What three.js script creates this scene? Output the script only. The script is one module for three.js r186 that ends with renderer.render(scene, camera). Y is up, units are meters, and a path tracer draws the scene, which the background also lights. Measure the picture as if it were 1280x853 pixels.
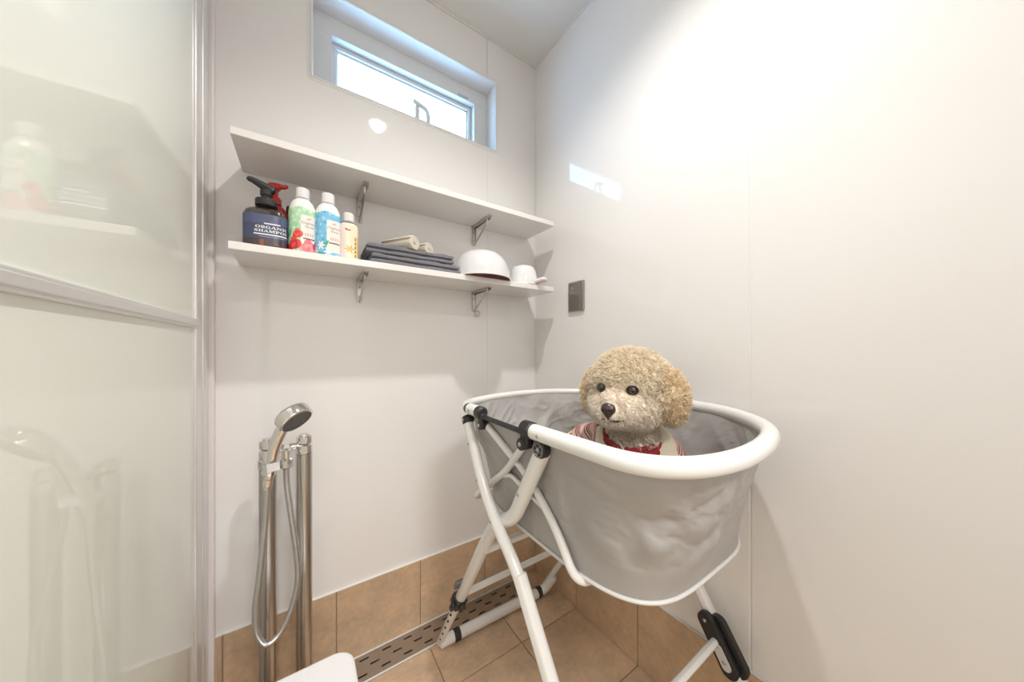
import * as THREE from 'three';
import { RoundedBoxGeometry } from 'three/addons/geometries/RoundedBoxGeometry.js';
import { mergeGeometries, mergeVertices, toCreasedNormals } from 'three/addons/utils/BufferGeometryUtils.js';
import { RectAreaLightUniformsLib } from 'three/addons/lights/RectAreaLightUniformsLib.js';
import { ImprovedNoise } from 'three/addons/math/ImprovedNoise.js';

// ---------------------------------------------------------------- camera, sky, exposure
const scene = new THREE.Scene();
const camera = new THREE.PerspectiveCamera(2 * Math.atan(426.5 / 391) * 180 / Math.PI, 1280 / 853, 0.02, 50);
camera.position.set(0, 0.973, 0);
camera.rotation.set(0, -33.84 * Math.PI / 180, 0);
camera.setViewOffset(1280, 853, 0, -9.5, 1280, 853);      // shift lens: verticals stay upright
scene.background = new THREE.Color().setRGB(0.34, 0.65, 1.0);   // hazy daylight outside the small window
scene.backgroundIntensity = 60;
const renderer = new THREE.WebGLRenderer();
renderer.toneMapping = THREE.LinearToneMapping;
renderer.toneMappingExposure = 0.305;
renderer.shadowMap.enabled = true;
const LAMP = [0.35, 2.224, -0.332];
const LAMP_POWER = 12.4, PASSAGE_FILL_POWER = 138;  // the passage panel is an added fill light

// ---------------------------------------------------------------- helpers
const mulberry = (a) => () => { a |= 0; a = a + 0x6D2B79F5 | 0; let t = Math.imul(a ^ a >>> 15, 1 | a); t = t + Math.imul(t ^ t >>> 7, 61 | t) ^ t; return ((t ^ t >>> 14) >>> 0) / 4294967296; };
const rnd = mulberry(7);
const noise = new ImprovedNoise();
const V3 = (x, y, z) => new THREE.Vector3(x, y, z);
const lin = (r, g, b) => new THREE.Color().setRGB(r, g, b);
const clamp = (x, a = 0, b = 1) => Math.min(b, Math.max(a, x));
const smooth = (a, b, x) => { const t = clamp((x - a) / (b - a)); return t * t * (3 - 2 * t); };
const mix = (a, b, t) => a + (b - a) * t;
const fbm = (x, y, z, o = 4) => { let s = 0, a = 0.5; for (let i = 0; i < o; i++) { s += a * noise.noise(x, y, z); x *= 2.03; y *= 2.03; z *= 2.03; a *= 0.5; } return s; };
const P = (c, o = {}) => new THREE.MeshPhysicalMaterial({ color: Array.isArray(c) ? lin(...c) : c, roughness: 0.5, ...o });

const taken = {};
const numbered = (n) => { const k = taken[n] = (taken[n] ?? -1) + 1; return k ? `${n}_${String(k).padStart(3, '0')}` : n; };
function add(parent, name, geo, mat, label) {
  const m = new THREE.Mesh(geo, mat); m.name = name; m.castShadow = m.receiveShadow = true; parent.add(m);
  if (label) m.userData.label = label;
  return m;
}
function thing(name, label, category, [x, y, z] = [0, 0, 0], group, turn = 0) {
  const g = new THREE.Group(); g.name = numbered(name); scene.add(g); g.position.set(x, y, z); g.rotation.y = turn;
  g.userData = { label, category }; if (group) g.userData.group = group; return g;
}
function struct(name, label, category) {
  const g = new THREE.Group(); g.name = name; scene.add(g); g.userData = { kind: 'structure', label, category }; return g;
}
const flat = (g) => { const q = g.index ? g.toNonIndexed() : g; for (const k of Object.keys(q.attributes)) if (!['position', 'normal', 'uv'].includes(k)) q.deleteAttribute(k); return q; };
const merge = (list) => mergeGeometries(list.map(flat));
const box = (w, h, d, x = 0, y = 0, z = 0, r = 0) => (r ? new RoundedBoxGeometry(w, h, d, 3, Math.min(r, w / 2.01, h / 2.01, d / 2.01)) : new THREE.BoxGeometry(w, h, d)).translate(x, y, z);
const span = (x0, x1, y0, y1, z0, z1, r = 0) => box(x1 - x0, y1 - y0, z1 - z0, (x0 + x1) / 2, (y0 + y1) / 2, (z0 + z1) / 2, r);
const lathe = (pts, seg = 40, phi = -Math.PI) => new THREE.LatheGeometry(pts.map(([r, y]) => new THREE.Vector2(r, y)), seg, phi, Math.PI * 2);
const cyl = (r, h, seg = 24, r2 = r) => new THREE.CylinderGeometry(r2, r, h, seg);
// a cylinder with bevelled rims between two points
function rod(a, b, r, bevel = Math.min(0.002, r * 0.3), seg = 24) {
  const A = V3(...a), B = V3(...b), L = A.distanceTo(B);
  const g = lathe([[0, 0], [r - bevel, 0], [r, bevel], [r, L - bevel], [r - bevel, L], [0, L]], seg);
  g.applyQuaternion(new THREE.Quaternion().setFromUnitVectors(V3(0, 1, 0), B.clone().sub(A).normalize()));
  return toCreasedNormals(g.translate(A.x, A.y, A.z), 0.7);
}
// path with rounded bends
class Bent extends THREE.Curve {
  constructor(pts, rad, closed = false) {
    super(); const v = pts.map((p) => V3(...p)), path = new THREE.CurvePath(); let from = v[0];
    for (let i = 1; i < v.length - 1; i++) {
      const a = v[i - 1].clone().sub(v[i]), b = v[i + 1].clone().sub(v[i]), la = a.length(), lb = b.length(), d = Math.min(rad, la * 0.48, lb * 0.48);
      const p = v[i].clone().addScaledVector(a, d / la), q = v[i].clone().addScaledVector(b, d / lb);
      if (from.distanceTo(p) > 1e-5) path.add(new THREE.LineCurve3(from, p));
      path.add(new THREE.QuadraticBezierCurve3(p, v[i], q)); from = q;
    }
    path.add(new THREE.LineCurve3(from, v[v.length - 1])); this.path = path;
  }
  getPoint(t, o = new THREE.Vector3()) { return o.copy(this.path.getPoint(clamp(t))); }
}
function tube(curve, r, seg = 80, rs = 14, caps = true) {
  const list = [new THREE.TubeGeometry(curve, seg, r, rs, false)];
  if (caps) for (const t of [0, 1]) {
    const p = curve.getPointAt(t), d = curve.getTangentAt(t).multiplyScalar(t ? 1 : -1);
    list.push(new THREE.SphereGeometry(r, rs, 6, 0, Math.PI * 2, 0, Math.PI / 2).scale(1, 0.5, 1).applyQuaternion(new THREE.Quaternion().setFromUnitVectors(V3(0, 1, 0), d)).translate(p.x, p.y, p.z));
  }
  return merge(list);
}
const bent = (pts, rad, r, seg, rs) => tube(new Bent(pts, rad), r, seg, rs);
const spline = (pts, r, seg, rs, closed = false) => closed ? new THREE.TubeGeometry(new THREE.CatmullRomCurve3(pts.map((p) => V3(...p)), true, 'centripetal'), seg, r, rs, true) : tube(new THREE.CatmullRomCurve3(pts.map((p) => V3(...p)), false, 'centripetal'), r, seg, rs);
function taper(pts, r0, r1, seg = 30, rs = 14) {            // a rounded bar that narrows towards its end
  const c = new THREE.CatmullRomCurve3(pts.map((p) => V3(...p)), false, 'centripetal'), g = new THREE.TubeGeometry(c, seg, 1, rs, false), a = g.attributes.position;
  for (let i = 0; i <= seg; i++) { const o = c.getPointAt(i / seg), t = i / seg, r = mix(r0, r1, t) * Math.sqrt(clamp(Math.min(t, 1 - t) * 14 + 0.02)); for (let j = 0; j <= rs; j++) { const k = i * (rs + 1) + j, v = V3(a.getX(k), a.getY(k), a.getZ(k)).sub(o).multiplyScalar(r).add(o); a.setXYZ(k, v.x, v.y, v.z); } }
  g.computeVertexNormals(); return g;
}
const extrude = (shape, depth, bevel = 0, steps = 24) => new THREE.ExtrudeGeometry(shape, { depth, bevelEnabled: bevel > 0, bevelSize: bevel, bevelThickness: bevel, bevelSegments: 2, curveSegments: steps });
function poly(pts) { const s = new THREE.Shape(); pts.forEach(([x, y], i) => i ? s.lineTo(x, y) : s.moveTo(x, y)); s.closePath(); return s; }
// texture from a function (u, v) -> [r, g, b] in sRGB 0..1, or one number
function tex(n, f, srgb = true, m = n) {
  const a = new Uint8Array(n * m * 4);
  for (let j = 0; j < m; j++) for (let i = 0; i < n; i++) { const c = f((i + 0.5) / n, (j + 0.5) / m), k = 4 * (j * n + i); for (let q = 0; q < 3; q++) a[k + q] = 255 * clamp(c.length ? c[q] : c); a[k + 3] = 255; }
  const t = new THREE.DataTexture(a, n, m); t.magFilter = t.minFilter = THREE.LinearFilter; t.wrapS = t.wrapT = THREE.RepeatWrapping; if (srgb) t.colorSpace = THREE.SRGBColorSpace; t.needsUpdate = true; return t;
}
function canvasTex(w, h, draw) {
  const c = document.createElement('canvas'); c.width = w; c.height = h; draw(c.getContext('2d'), w, h);
  const t = new THREE.CanvasTexture(c); t.colorSpace = THREE.SRGBColorSpace; return t;
}
// meshes the zero set of a distance function (surface nets)
function surfaceNet(sdf, lo, hi, cell) {
  const n = [0, 1, 2].map((k) => Math.ceil((hi[k] - lo[k]) / cell) + 1), [nx, ny, nz] = n, F = new Float32Array(nx * ny * nz), id = (i, j, k) => i + nx * (j + ny * k);
  for (let k = 0; k < nz; k++) for (let j = 0; j < ny; j++) for (let i = 0; i < nx; i++) F[id(i, j, k)] = sdf(lo[0] + i * cell, lo[1] + j * cell, lo[2] + k * cell);
  const vert = new Int32Array(nx * ny * nz).fill(-1), pos = [], nor = [], ind = [];
  for (let k = 0; k < nz - 1; k++) for (let j = 0; j < ny - 1; j++) for (let i = 0; i < nx - 1; i++) {
    let c = 0, x = 0, y = 0, z = 0;
    for (let a = 0; a < 8; a++) for (let b = 0; b < 3; b++) {
      if (a >> b & 1) continue; const e = a | 1 << b, fa = F[id(i + (a & 1), j + (a >> 1 & 1), k + (a >> 2))], fb = F[id(i + (e & 1), j + (e >> 1 & 1), k + (e >> 2))];
      if ((fa < 0) === (fb < 0)) continue; const t = fa / (fa - fb); c++;
      x += (a & 1) + t * ((e & 1) - (a & 1)); y += (a >> 1 & 1) + t * ((e >> 1 & 1) - (a >> 1 & 1)); z += (a >> 2) + t * ((e >> 2) - (a >> 2));
    }
    if (!c) continue; vert[id(i, j, k)] = pos.length / 3;
    const p = [lo[0] + (i + x / c) * cell, lo[1] + (j + y / c) * cell, lo[2] + (k + z / c) * cell], e = cell * 0.5; pos.push(...p);
    const g = V3(sdf(p[0] + e, p[1], p[2]) - sdf(p[0] - e, p[1], p[2]), sdf(p[0], p[1] + e, p[2]) - sdf(p[0], p[1] - e, p[2]), sdf(p[0], p[1], p[2] + e) - sdf(p[0], p[1], p[2] - e)).normalize(); nor.push(g.x, g.y, g.z);
  }
  const st = [1, nx, nx * ny];
  for (let k = 1; k < nz - 1; k++) for (let j = 1; j < ny - 1; j++) for (let i = 1; i < nx - 1; i++) for (let d = 0; d < 3; d++) {
    const o = id(i, j, k), s = F[o] < 0; if (s === (F[o + st[d]] < 0)) continue;
    const u = st[(d + 1) % 3], v = st[(d + 2) % 3], q = [vert[o], vert[o - u], vert[o - u - v], vert[o - v]]; if (q.some((z) => z < 0)) continue;
    if (s) ind.push(q[0], q[1], q[2], q[0], q[2], q[3]); else ind.push(q[0], q[2], q[1], q[0], q[3], q[2]);
  }
  const g = new THREE.BufferGeometry(); g.setAttribute('position', new THREE.Float32BufferAttribute(pos, 3)); g.setAttribute('normal', new THREE.Float32BufferAttribute(nor, 3)); g.setAttribute('uv', new THREE.Float32BufferAttribute(new Float32Array(pos.length / 3 * 2), 2)); g.setIndex(ind); return g;
}
const smin = (a, b, k) => { const h = clamp(0.5 + 0.5 * (b - a) / k); return mix(b, a, h) - k * h * (1 - h); };
const ell = (x, y, z, c, r) => { const X = (x - c[0]) / r[0], Y = (y - c[1]) / r[1], Z = (z - c[2]) / r[2], k0 = Math.hypot(X, Y, Z), k1 = Math.hypot(X / r[0], Y / r[1], Z / r[2]); return k1 < 1e-6 ? -Math.min(...r) : k0 * (k0 - 1) / k1; };
const cap = (x, y, z, a, b, ra, rb) => { const bx = b[0] - a[0], by = b[1] - a[1], bz = b[2] - a[2], t = clamp(((x - a[0]) * bx + (y - a[1]) * by + (z - a[2]) * bz) / (bx * bx + by * by + bz * bz)); return Math.hypot(x - a[0] - t * bx, y - a[1] - t * by, z - a[2] - t * bz) - mix(ra, rb, t); };

// ---------------------------------------------------------------- materials
const wallGrain = tex(256, (u, v) => { const n = 0.5 + 0.35 * (rnd() - 0.5) + 0.5 * fbm(u * 9, v * 9, 1.3, 3); return n; }, false);
const MAT = {
  wall: P([0.87, 0.85, 0.837], { roughness: 0.5, specularIntensity: 0.15, clearcoat: 1, clearcoatRoughness: 0.02 }),
  joint: P([0.86, 0.845, 0.83], { roughness: 0.35 }),
  grout: P([0.36, 0.275, 0.195], { roughness: 0.9 }),
  ceiling: P([0.82, 0.80, 0.785], { roughness: 0.75 }),
  white: P([0.82, 0.81, 0.80], { roughness: 0.35 }),
  frame: P([0.78, 0.79, 0.80], { roughness: 0.35 }),
  shelf: P([0.86, 0.835, 0.81], { roughness: 0.3, clearcoat: 0.6, clearcoatRoughness: 0.12 }),
  aluminium: P([0.78, 0.775, 0.765], { roughness: 0.32, metalness: 0.55 }),
  doorGlass: P([0.85, 0.875, 0.79], { roughness: 0.55, clearcoat: 1, clearcoatRoughness: 0.01 }),
  steel: P([0.60, 0.58, 0.56], { roughness: 0.3, metalness: 1 }),
  grate: P([0.50, 0.47, 0.44], { roughness: 0.36, metalness: 1 }),
  chrome: P([0.80, 0.79, 0.78], { roughness: 0.07, metalness: 1 }),
  dark: P([0.012, 0.012, 0.013], { roughness: 0.6 }),
  black: P([0.022, 0.021, 0.021], { roughness: 0.42 }),
  rubber: P([0.03, 0.029, 0.028], { roughness: 0.75 }),
  paint: P([0.83, 0.82, 0.80], { roughness: 0.28, clearcoat: 0.5, clearcoatRoughness: 0.1 }),
  rivet: P([0.45, 0.44, 0.43], { roughness: 0.35, metalness: 1 }),
  plasticWhite: P([0.86, 0.85, 0.86], { roughness: 0.22, clearcoat: 0.7, clearcoatRoughness: 0.06 }),
};

// ---------------------------------------------------------------- room shell
const X0 = -0.2, X1 = 0.862, Z0 = -1.1, Z1 = 0.45, CEIL = 2.224, T = 0.15, SK = 0.228, ADDED_DOORWAY = { x0: -0.18, x1: 0.42, y1: 2.0 };  // the doorway is an unseen opening added to let fill light in
{ // floor: tiles laid on a bed of mortar
  const f = struct('floor', 'brown matt ceramic floor tiles', 'floor');
  const d = { x0: 0.05, x1: 0.763, z0: -1.092, z1: -0.993 };      // the bed is left open where the drain trough lies
  add(f, 'mortar_bed', merge([span(X0 - T, X1 + T, -0.15, -0.06, Z0 - T, Z1 + T), span(X0 - T, X1 + T, -0.06, -0.004, d.z1, Z1 + T), span(X0 - T, X1 + T, -0.06, -0.004, Z0 - T, d.z0), span(X0 - T, d.x0, -0.06, -0.004, d.z0, d.z1), span(d.x1, X1 + T, -0.06, -0.004, d.z0, d.z1)]), MAT.grout);
}
const tileMats = [0, 1, 2, 3, 4, 5].map((s) => {
  const a = [0.81, 0.695, 0.575], r = mulberry(40 + s);
  const t = tex(256, (u, v) => { const n = fbm(u * 3 + s * 7, v * 3, s, 5), m = fbm(u * 14, v * 14 + s, 3.1, 3), k = 1 + 0.17 * n + 0.09 * m + 0.05 * (r() - 0.5) + 0.025 * (s % 3 - 1); return [a[0] * k, a[1] * k * (1 - 0.03 * n), a[2] * k * (1 - 0.05 * n)]; });
  const b = tex(128, (u, v) => 0.5 + 0.5 * fbm(u * 12, v * 12, s + 0.5, 4), false);
  return new THREE.MeshPhysicalMaterial({ map: t, roughness: 0.48, bumpMap: b, bumpScale: 0.0006 });
});
const TW = 0.2585, GAP = 0.0025;
const tileGeo = {};
const tileBox = (w, h, d) => tileGeo[[w, h, d].map((q) => q.toFixed(4))] ??= new RoundedBoxGeometry(w, h, d, 1, 0.0014);
function tile(parent, x0, x1, y0, y1, z0, z1) {
  const m = add(parent, 'tile', tileBox(x1 - x0, y1 - y0, z1 - z0), tileMats[Math.floor(rnd() * 6)]);
  m.position.set((x0 + x1) / 2, (y0 + y1) / 2, (z0 + z1) / 2);
}
const DR = { x0: 0.05, x1: 0.763, z0: -1.092, z1: -0.993 };
{
  const f = scene.getObjectByName('floor'), xs = [], zs = [];
  for (let x = X1; x > X0 + 0.001; x -= TW) xs.push([Math.max(X0, x - TW), x]);
  for (let z = Z0; z < Z1 - 0.001; z += TW) zs.push([z, Math.min(Z1, z + TW)]);
  const put = (a, b, c, d) => b - a > 0.012 && d - c > 0.012 && tile(f, a + GAP / 2, b - GAP / 2, -0.008, 0, c + GAP / 2, d - GAP / 2);
  for (const [a, b] of xs) for (const [c, d] of zs) {
    if (d < DR.z1 + 0.2 && c < DR.z1) {           // the row that the drain channel cuts into
      put(a, b, DR.z1, d);
      if (a < DR.x0) put(a, Math.min(b, DR.x0), c, DR.z1);
      if (b > DR.x1) put(Math.max(a, DR.x1), b, c, DR.z1);
    } else put(a, b, c, d);
  }
  const sb = struct('baseboard_back', 'row of brown tiles along the foot of the back wall', 'baseboard');
  add(sb, 'grout_bed', span(X0, X1, 0, SK - 0.002, Z0 - 0.001, Z0 + 0.005), MAT.grout);
  for (let k = 0, b = X1 - 0.008; b > X0; k++) { const a = Math.max(X0, X1 - TW * (k + 1)); if (b - a > 0.01) tile(sb, a + GAP / 2, b - GAP / 2, 0.001, SK, Z0, Z0 + 0.008); b = a; }
  add(sb, 'sealant_bead', span(X0, X1, SK, SK + 0.0025, Z0, Z0 + 0.007, 0.001), MAT.joint);
  const sr = struct('baseboard_right', 'row of brown tiles along the foot of the right wall', 'baseboard');
  add(sr, 'grout_bed', span(X1 - 0.005, X1 + 0.001, 0, SK - 0.002, Z0, Z1), MAT.grout);
  for (let z = Z0; z < Z1 - 0.01; z += TW) tile(sr, X1 - 0.008, X1, 0.001, SK, z + GAP / 2, Math.min(Z1, z + TW) - GAP / 2);
  add(sr, 'sealant_bead', span(X1 - 0.007, X1, SK, SK + 0.0025, Z0, Z1, 0.001), MAT.joint);
}
// walls: masonry behind glossy panels with thin jointing strips
const WIN = { x0: 0.026, x1: 0.655, y0: 1.783, y1: 2.056 };
{
  const w = struct('wall_back', 'glossy off-white panelled wall with the small window', 'wall');
  const s = poly([[X0 - T, -0.15], [X1 + T, -0.15], [X1 + T, CEIL + 0.15], [X0 - T, CEIL + 0.15]]);
  s.holes.push(poly([[WIN.x0 - 0.012, WIN.y0 - 0.012], [WIN.x0 - 0.012, WIN.y1 + 0.012], [WIN.x1 + 0.012, WIN.y1 + 0.012], [WIN.x1 + 0.012, WIN.y0 - 0.012]]));
  add(w, 'masonry', extrude(s, T).translate(0, 0, Z0 - 0.004 - T), MAT.joint);
  const SX = 0.6175, j = 0.0016, bz = Z0 - 0.004;
  add(w, 'panel', extrude(poly([[X0 - 0.05, SK], [SX - j, SK], [SX - j, WIN.y0], [WIN.x0, WIN.y0], [WIN.x0, WIN.y1], [SX - j, WIN.y1], [SX - j, CEIL], [X0 - 0.05, CEIL]]), 0.0032, 0.0008).translate(0, 0, bz), MAT.wall);
  add(w, 'panel', extrude(poly([[SX + j, SK], [X1, SK], [X1, CEIL], [SX + j, CEIL], [SX + j, WIN.y1], [WIN.x1, WIN.y1], [WIN.x1, WIN.y0], [SX + j, WIN.y0]]), 0.0032, 0.0008).translate(0, 0, bz), MAT.wall);
  add(w, 'joint_strip', span(SX - j, SX + j, SK, WIN.y0, bz, Z0 - 0.0012), MAT.joint);
}
{
  const w = struct('wall_right', 'glossy off-white panelled wall beside the folding tub', 'wall');
  add(w, 'masonry', span(X1 + 0.004, X1 + T, -0.15, CEIL + 0.15, Z0 - T, Z1 + T), MAT.joint);
  const S = -0.294, j = 0.0022;
  add(w, 'panel', span(X1, X1 + 0.004, SK, CEIL, Z0, S - j, 0.0008), MAT.wall);
  add(w, 'panel', span(X1, X1 + 0.004, SK, CEIL, S + j, Z1, 0.0008), MAT.wall);
  add(w, 'joint_strip', span(X1 + 0.0012, X1 + 0.004, SK, CEIL, S - j, S + j), MAT.joint);
  const c = struct('trim_1', 'slim white corner bead between the two panelled walls', 'trim');
  add(c, 'corner_bead', span(X1 - 0.004, X1, SK, CEIL, Z0, Z0 + 0.004, 0.0015), MAT.joint);
  const t = struct('trim_2', 'slim white bead along the ceiling of the back wall', 'trim');
  add(t, 'ceiling_bead', span(X0, X1, CEIL - 0.006, CEIL, Z0, Z0 + 0.008, 0.002), MAT.white);
  const t2 = struct('trim_3', 'slim white bead along the ceiling of the right wall', 'trim');
  add(t2, 'ceiling_bead', span(X1 - 0.004, X1, CEIL - 0.004, CEIL, Z0, Z1, 0.0015), MAT.joint);
}
{ // ceiling with the recess of the downlight
  const c = struct('ceiling', 'plain matt white ceiling', 'ceiling');
  const s = poly([[X0 - T, -Z1 - T], [X1 + T, -Z1 - T], [X1 + T, -Z0 + T], [X0 - T, -Z0 + T]]);
  const h = new THREE.Path(); h.absarc(LAMP[0], -LAMP[2], 0.052, 0, Math.PI * 2); s.holes.push(h);
  add(c, 'ceiling_board', extrude(s, 0.15).rotateX(-Math.PI / 2).translate(0, CEIL, 0), MAT.ceiling);
}
{
  const f = struct('wall_front', 'glossy off-white panelled wall with an opening added to let fill light in', 'wall');
  const D = ADDED_DOORWAY, o = [[X0 - T, -0.15], [D.x0, -0.15], [D.x0, D.y1], [D.x1, D.y1], [D.x1, -0.15], [X1 + T, -0.15], [X1 + T, CEIL + 0.15], [X0 - T, CEIL + 0.15]];
  add(f, 'masonry', extrude(poly(o), T - 0.004).translate(0, 0, Z1 + 0.004), MAT.joint);
  add(f, 'panel', extrude(poly([[X0, 0], [D.x0, 0], [D.x0, D.y1], [D.x1, D.y1], [D.x1, 0], [X1, 0], [X1, CEIL], [X0, CEIL]]), 0.004).translate(0, 0, Z1), MAT.wall);
  const l = struct('wall_left', 'off-white wall above and beside the sliding door', 'wall');
  add(l, 'masonry', span(X0 - T, X0 - 0.055, -0.15, CEIL + 0.15, Z0 - T, Z1 + T), MAT.joint);
}
{ // sliding door of milky glass in an aluminium frame, along the left side
  const d = struct('door_1', 'sliding door of milky pale green glass in a pale metal frame', 'door');
  const zE = -0.985, zS = -1.052;
  add(d, 'glass_pane', span(X0 - 0.008, X0 - 0.003, 1.041, 2.19, zE - 0.01, Z1), MAT.doorGlass, 'upper milky green glass pane');
  add(d, 'glass_pane', span(X0 - 0.008, X0 - 0.003, 0.02, 1.019, zE - 0.01, Z1), MAT.doorGlass, 'lower milky green glass pane');
  add(d, 'backing_board', span(X0 - 0.03, X0 - 0.009, 0, CEIL, Z0, Z1), MAT.joint);
  add(d, 'mid_rail', merge([span(X0 - 0.008, X0 + 0.003, 1.019, 1.041, zE - 0.012, Z1, 0.003), span(X0 - 0.008, X0 + 0.005, 1.024, 1.036, zE - 0.01, Z1, 0.002)]), MAT.aluminium);
  add(d, 'stile', merge([span(X0 - 0.03, X0 + 0.002, 0.004, 2.19, -1.03, zE, 0.003), span(X0 - 0.03, X0 - 0.002, 0.004, 2.19, zE - 0.001, zE + 0.008, 0.001), span(X0 - 0.03, X0 + 0.005, 0.004, 2.19, zS, -1.03, 0.003)]), MAT.aluminium);
  add(d, 'jamb', merge([span(X0 - 0.03, X0 + 0.004, 0, CEIL, -1.078, -1.057, 0.003), span(X0 - 0.03, X0 + 0.014, 0, CEIL, Z0 - 0.001, -1.08, 0.004)]), P([0.80, 0.755, 0.75], { roughness: 0.3, clearcoat: 0.5, clearcoatRoughness: 0.05 }));
  add(d, 'head_rail', span(X0 - 0.03, X0 + 0.012, 2.18, CEIL, Z0, Z1, 0.002), MAT.aluminium);
  add(d, 'bottom_rail', span(X0 - 0.03, X0 + 0.002, 0.002, 0.03, Z0, Z1, 0.002), MAT.aluminium);
}
{ // awning window with frosted glass, deep lining and a small lever
  const w = struct('window_1', 'narrow high awning window with frosted glass and white lining', 'window');
  const { x0, x1, y0, y1 } = WIN, zf = Z0 - 0.074, zo = Z0 - 0.16;
  add(w, 'lining', merge([span(x0 - 0.012, x1 + 0.012, y1, y1 + 0.012, zo, Z0 + 0.0015), span(x0 - 0.012, x1 + 0.012, y0 - 0.012, y0, zo, Z0 + 0.0015), span(x0 - 0.012, x0, y0, y1, zo, Z0 + 0.0015), span(x1, x1 + 0.012, y0, y1, zo, Z0 + 0.0015)]), MAT.white);
  const lip = (a, b, c, e) => span(a, b, c, e, Z0, Z0 + 0.004, 0.0015);
  add(w, 'casing', merge([lip(x0 - 0.006, x1 + 0.006, y0 - 0.006, y0), lip(x0 - 0.006, x1 + 0.006, y1, y1 + 0.006), lip(x0 - 0.006, x0, y0, y1), lip(x1, x1 + 0.006, y0, y1)]), MAT.white);
  const fx0 = 0.081, fx1 = 0.597, fy0 = 1.824, fy1 = 1.996;
  const ring = (a0, a1, b0, b1, c0, c1, d0, d1, za, zb, r) => merge([span(a0, a1, d1, b1, za, zb, r), span(a0, a1, b0, d0, za, zb, r), span(a0, c0, d0, d1, za, zb, r), span(c1, a1, d0, d1, za, zb, r)]);
  add(w, 'window_frame', ring(x0, x1, y0, y1, fx0, fx1, fy0, fy1, zo, zf, 0.002), MAT.frame);
  const s0 = fx0 + 0.014, s1 = fx1 - 0.014, t0 = fy0 + 0.012, t1 = fy1 - 0.014;
  add(w, 'sash', merge([ring(fx0 + 0.001, fx1 - 0.001, fy0 + 0.001, fy1 - 0.001, s0, s1, t0, t1, zf - 0.055, zf - 0.028, 0.002), ring(s0 - 0.001, s1 + 0.001, t0 - 0.001, t1 + 0.001, s0 + 0.005, s1 - 0.005, t0 + 0.004, t1 - 0.005, zf - 0.05, zf - 0.038, 0.001)]), MAT.frame);
  const frost = tex(256, (u, v) => 0.5 + 0.6 * fbm(u * 40, v * 40, 2, 3), false); frost.repeat.set(5, 5);
  add(w, 'pane', span(s0 + 0.004, s1 - 0.004, t0 + 0.003, t1 - 0.004, zf - 0.047, zf - 0.043), P([0.93, 0.97, 1.0], { roughness: 0.55, transmission: 1, thickness: 0, bumpMap: frost, bumpScale: 0.001 }));
  const lx = 0.368, h = add(w, 'lever', merge([span(lx - 0.03, lx + 0.03, fy0 + 0.0, fy0 + 0.012, zf - 0.004, zf + 0.008, 0.003), bent([[lx + 0.032, fy0 + 0.004, zf + 0.006], [lx + 0.026, fy0 + 0.050, zf + 0.012], [lx - 0.026, fy0 + 0.062, zf + 0.016]], 0.016, 0.0075, 40), box(0.016, 0.05, 0.008, lx - 0.012, fy0 + 0.03, zf + 0.008, 0.003)]), P([0.80, 0.81, 0.82], { roughness: 0.4 }), 'small grey opening lever');
  add(w, 'stay', merge([span(fx1 - 0.075, fx1 - 0.03, fy1 + 0.004, fy1 + 0.009, zf, zf + 0.004, 0.001), rod([fx1 - 0.07, fy1 + 0.0065, zf], [fx1 - 0.07, fy1 + 0.0065, zf + 0.006], 0.0035), rod([fx1 - 0.034, fy1 + 0.0065, zf], [fx1 - 0.034, fy1 + 0.0065, zf + 0.006], 0.003)]), P([0.4, 0.4, 0.42], { roughness: 0.5 }), 'small grey stay fitting');
}
{ // unseen passage and panel, added so that soft fill comes through the doorway
  const za = Z1 + T, zb = za + 1.3, xa = -0.8, xb = 1.05, h = 2.4, e = 0.12;
  const p = struct('wall_added_passage', 'plain white walls, floor and ceiling of an unseen passage added for fill light', 'wall');
  add(p, 'plaster', merge([span(xa - e, xa, -0.15, h + e, za - 0.1, zb + e), span(xb, xb + e, -0.15, h + e, za - 0.1, zb + e), span(xa, xb, -0.15, h + e, zb, zb + e), span(xa - e, X0 - T, -0.15, h + e, za - 0.1, za), span(X1 + T, xb + e, -0.15, h + e, za - 0.1, za), span(xa, xb, CEIL + 0.15, h + e, za - 0.1, za)]), MAT.white);
  add(p, 'added_passage_ceiling', span(xa, xb, h, h + e, za, zb), MAT.white);
  add(p, 'added_passage_floor', span(xa, xb, -0.15, 0, za, zb), P([0.42, 0.33, 0.24], { roughness: 0.6 }));
  const q = [(ADDED_DOORWAY.x0 + ADDED_DOORWAY.x1) / 2, h, za + 0.6], d = thing('added_fill_panel', 'square panel added in the unseen passage as fill light', 'lamp', q);
  add(d, 'fill_panel_frame', merge([box(0.6, 0.02, 0.02, 0, -0.01, 0.29), box(0.6, 0.02, 0.02, 0, -0.01, -0.29), box(0.02, 0.02, 0.56, 0.29, -0.01, 0), box(0.02, 0.02, 0.56, -0.29, -0.01, 0)]), MAT.white);
  add(d, 'fill_panel_diffuser', box(0.56, 0.012, 0.56, 0, -0.007, 0), P([0.9, 0.9, 0.9], { emissive: lin(1, 0.94, 0.86), emissiveIntensity: 5 }));
  RectAreaLightUniformsLib.init();
  const l = new THREE.RectAreaLight(lin(1, 0.968, 0.932), PASSAGE_FILL_POWER, 0.54, 0.54); l.position.set(q[0], h - 0.02, q[2]); l.rotation.x = -Math.PI / 2; scene.add(l);
}
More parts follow.
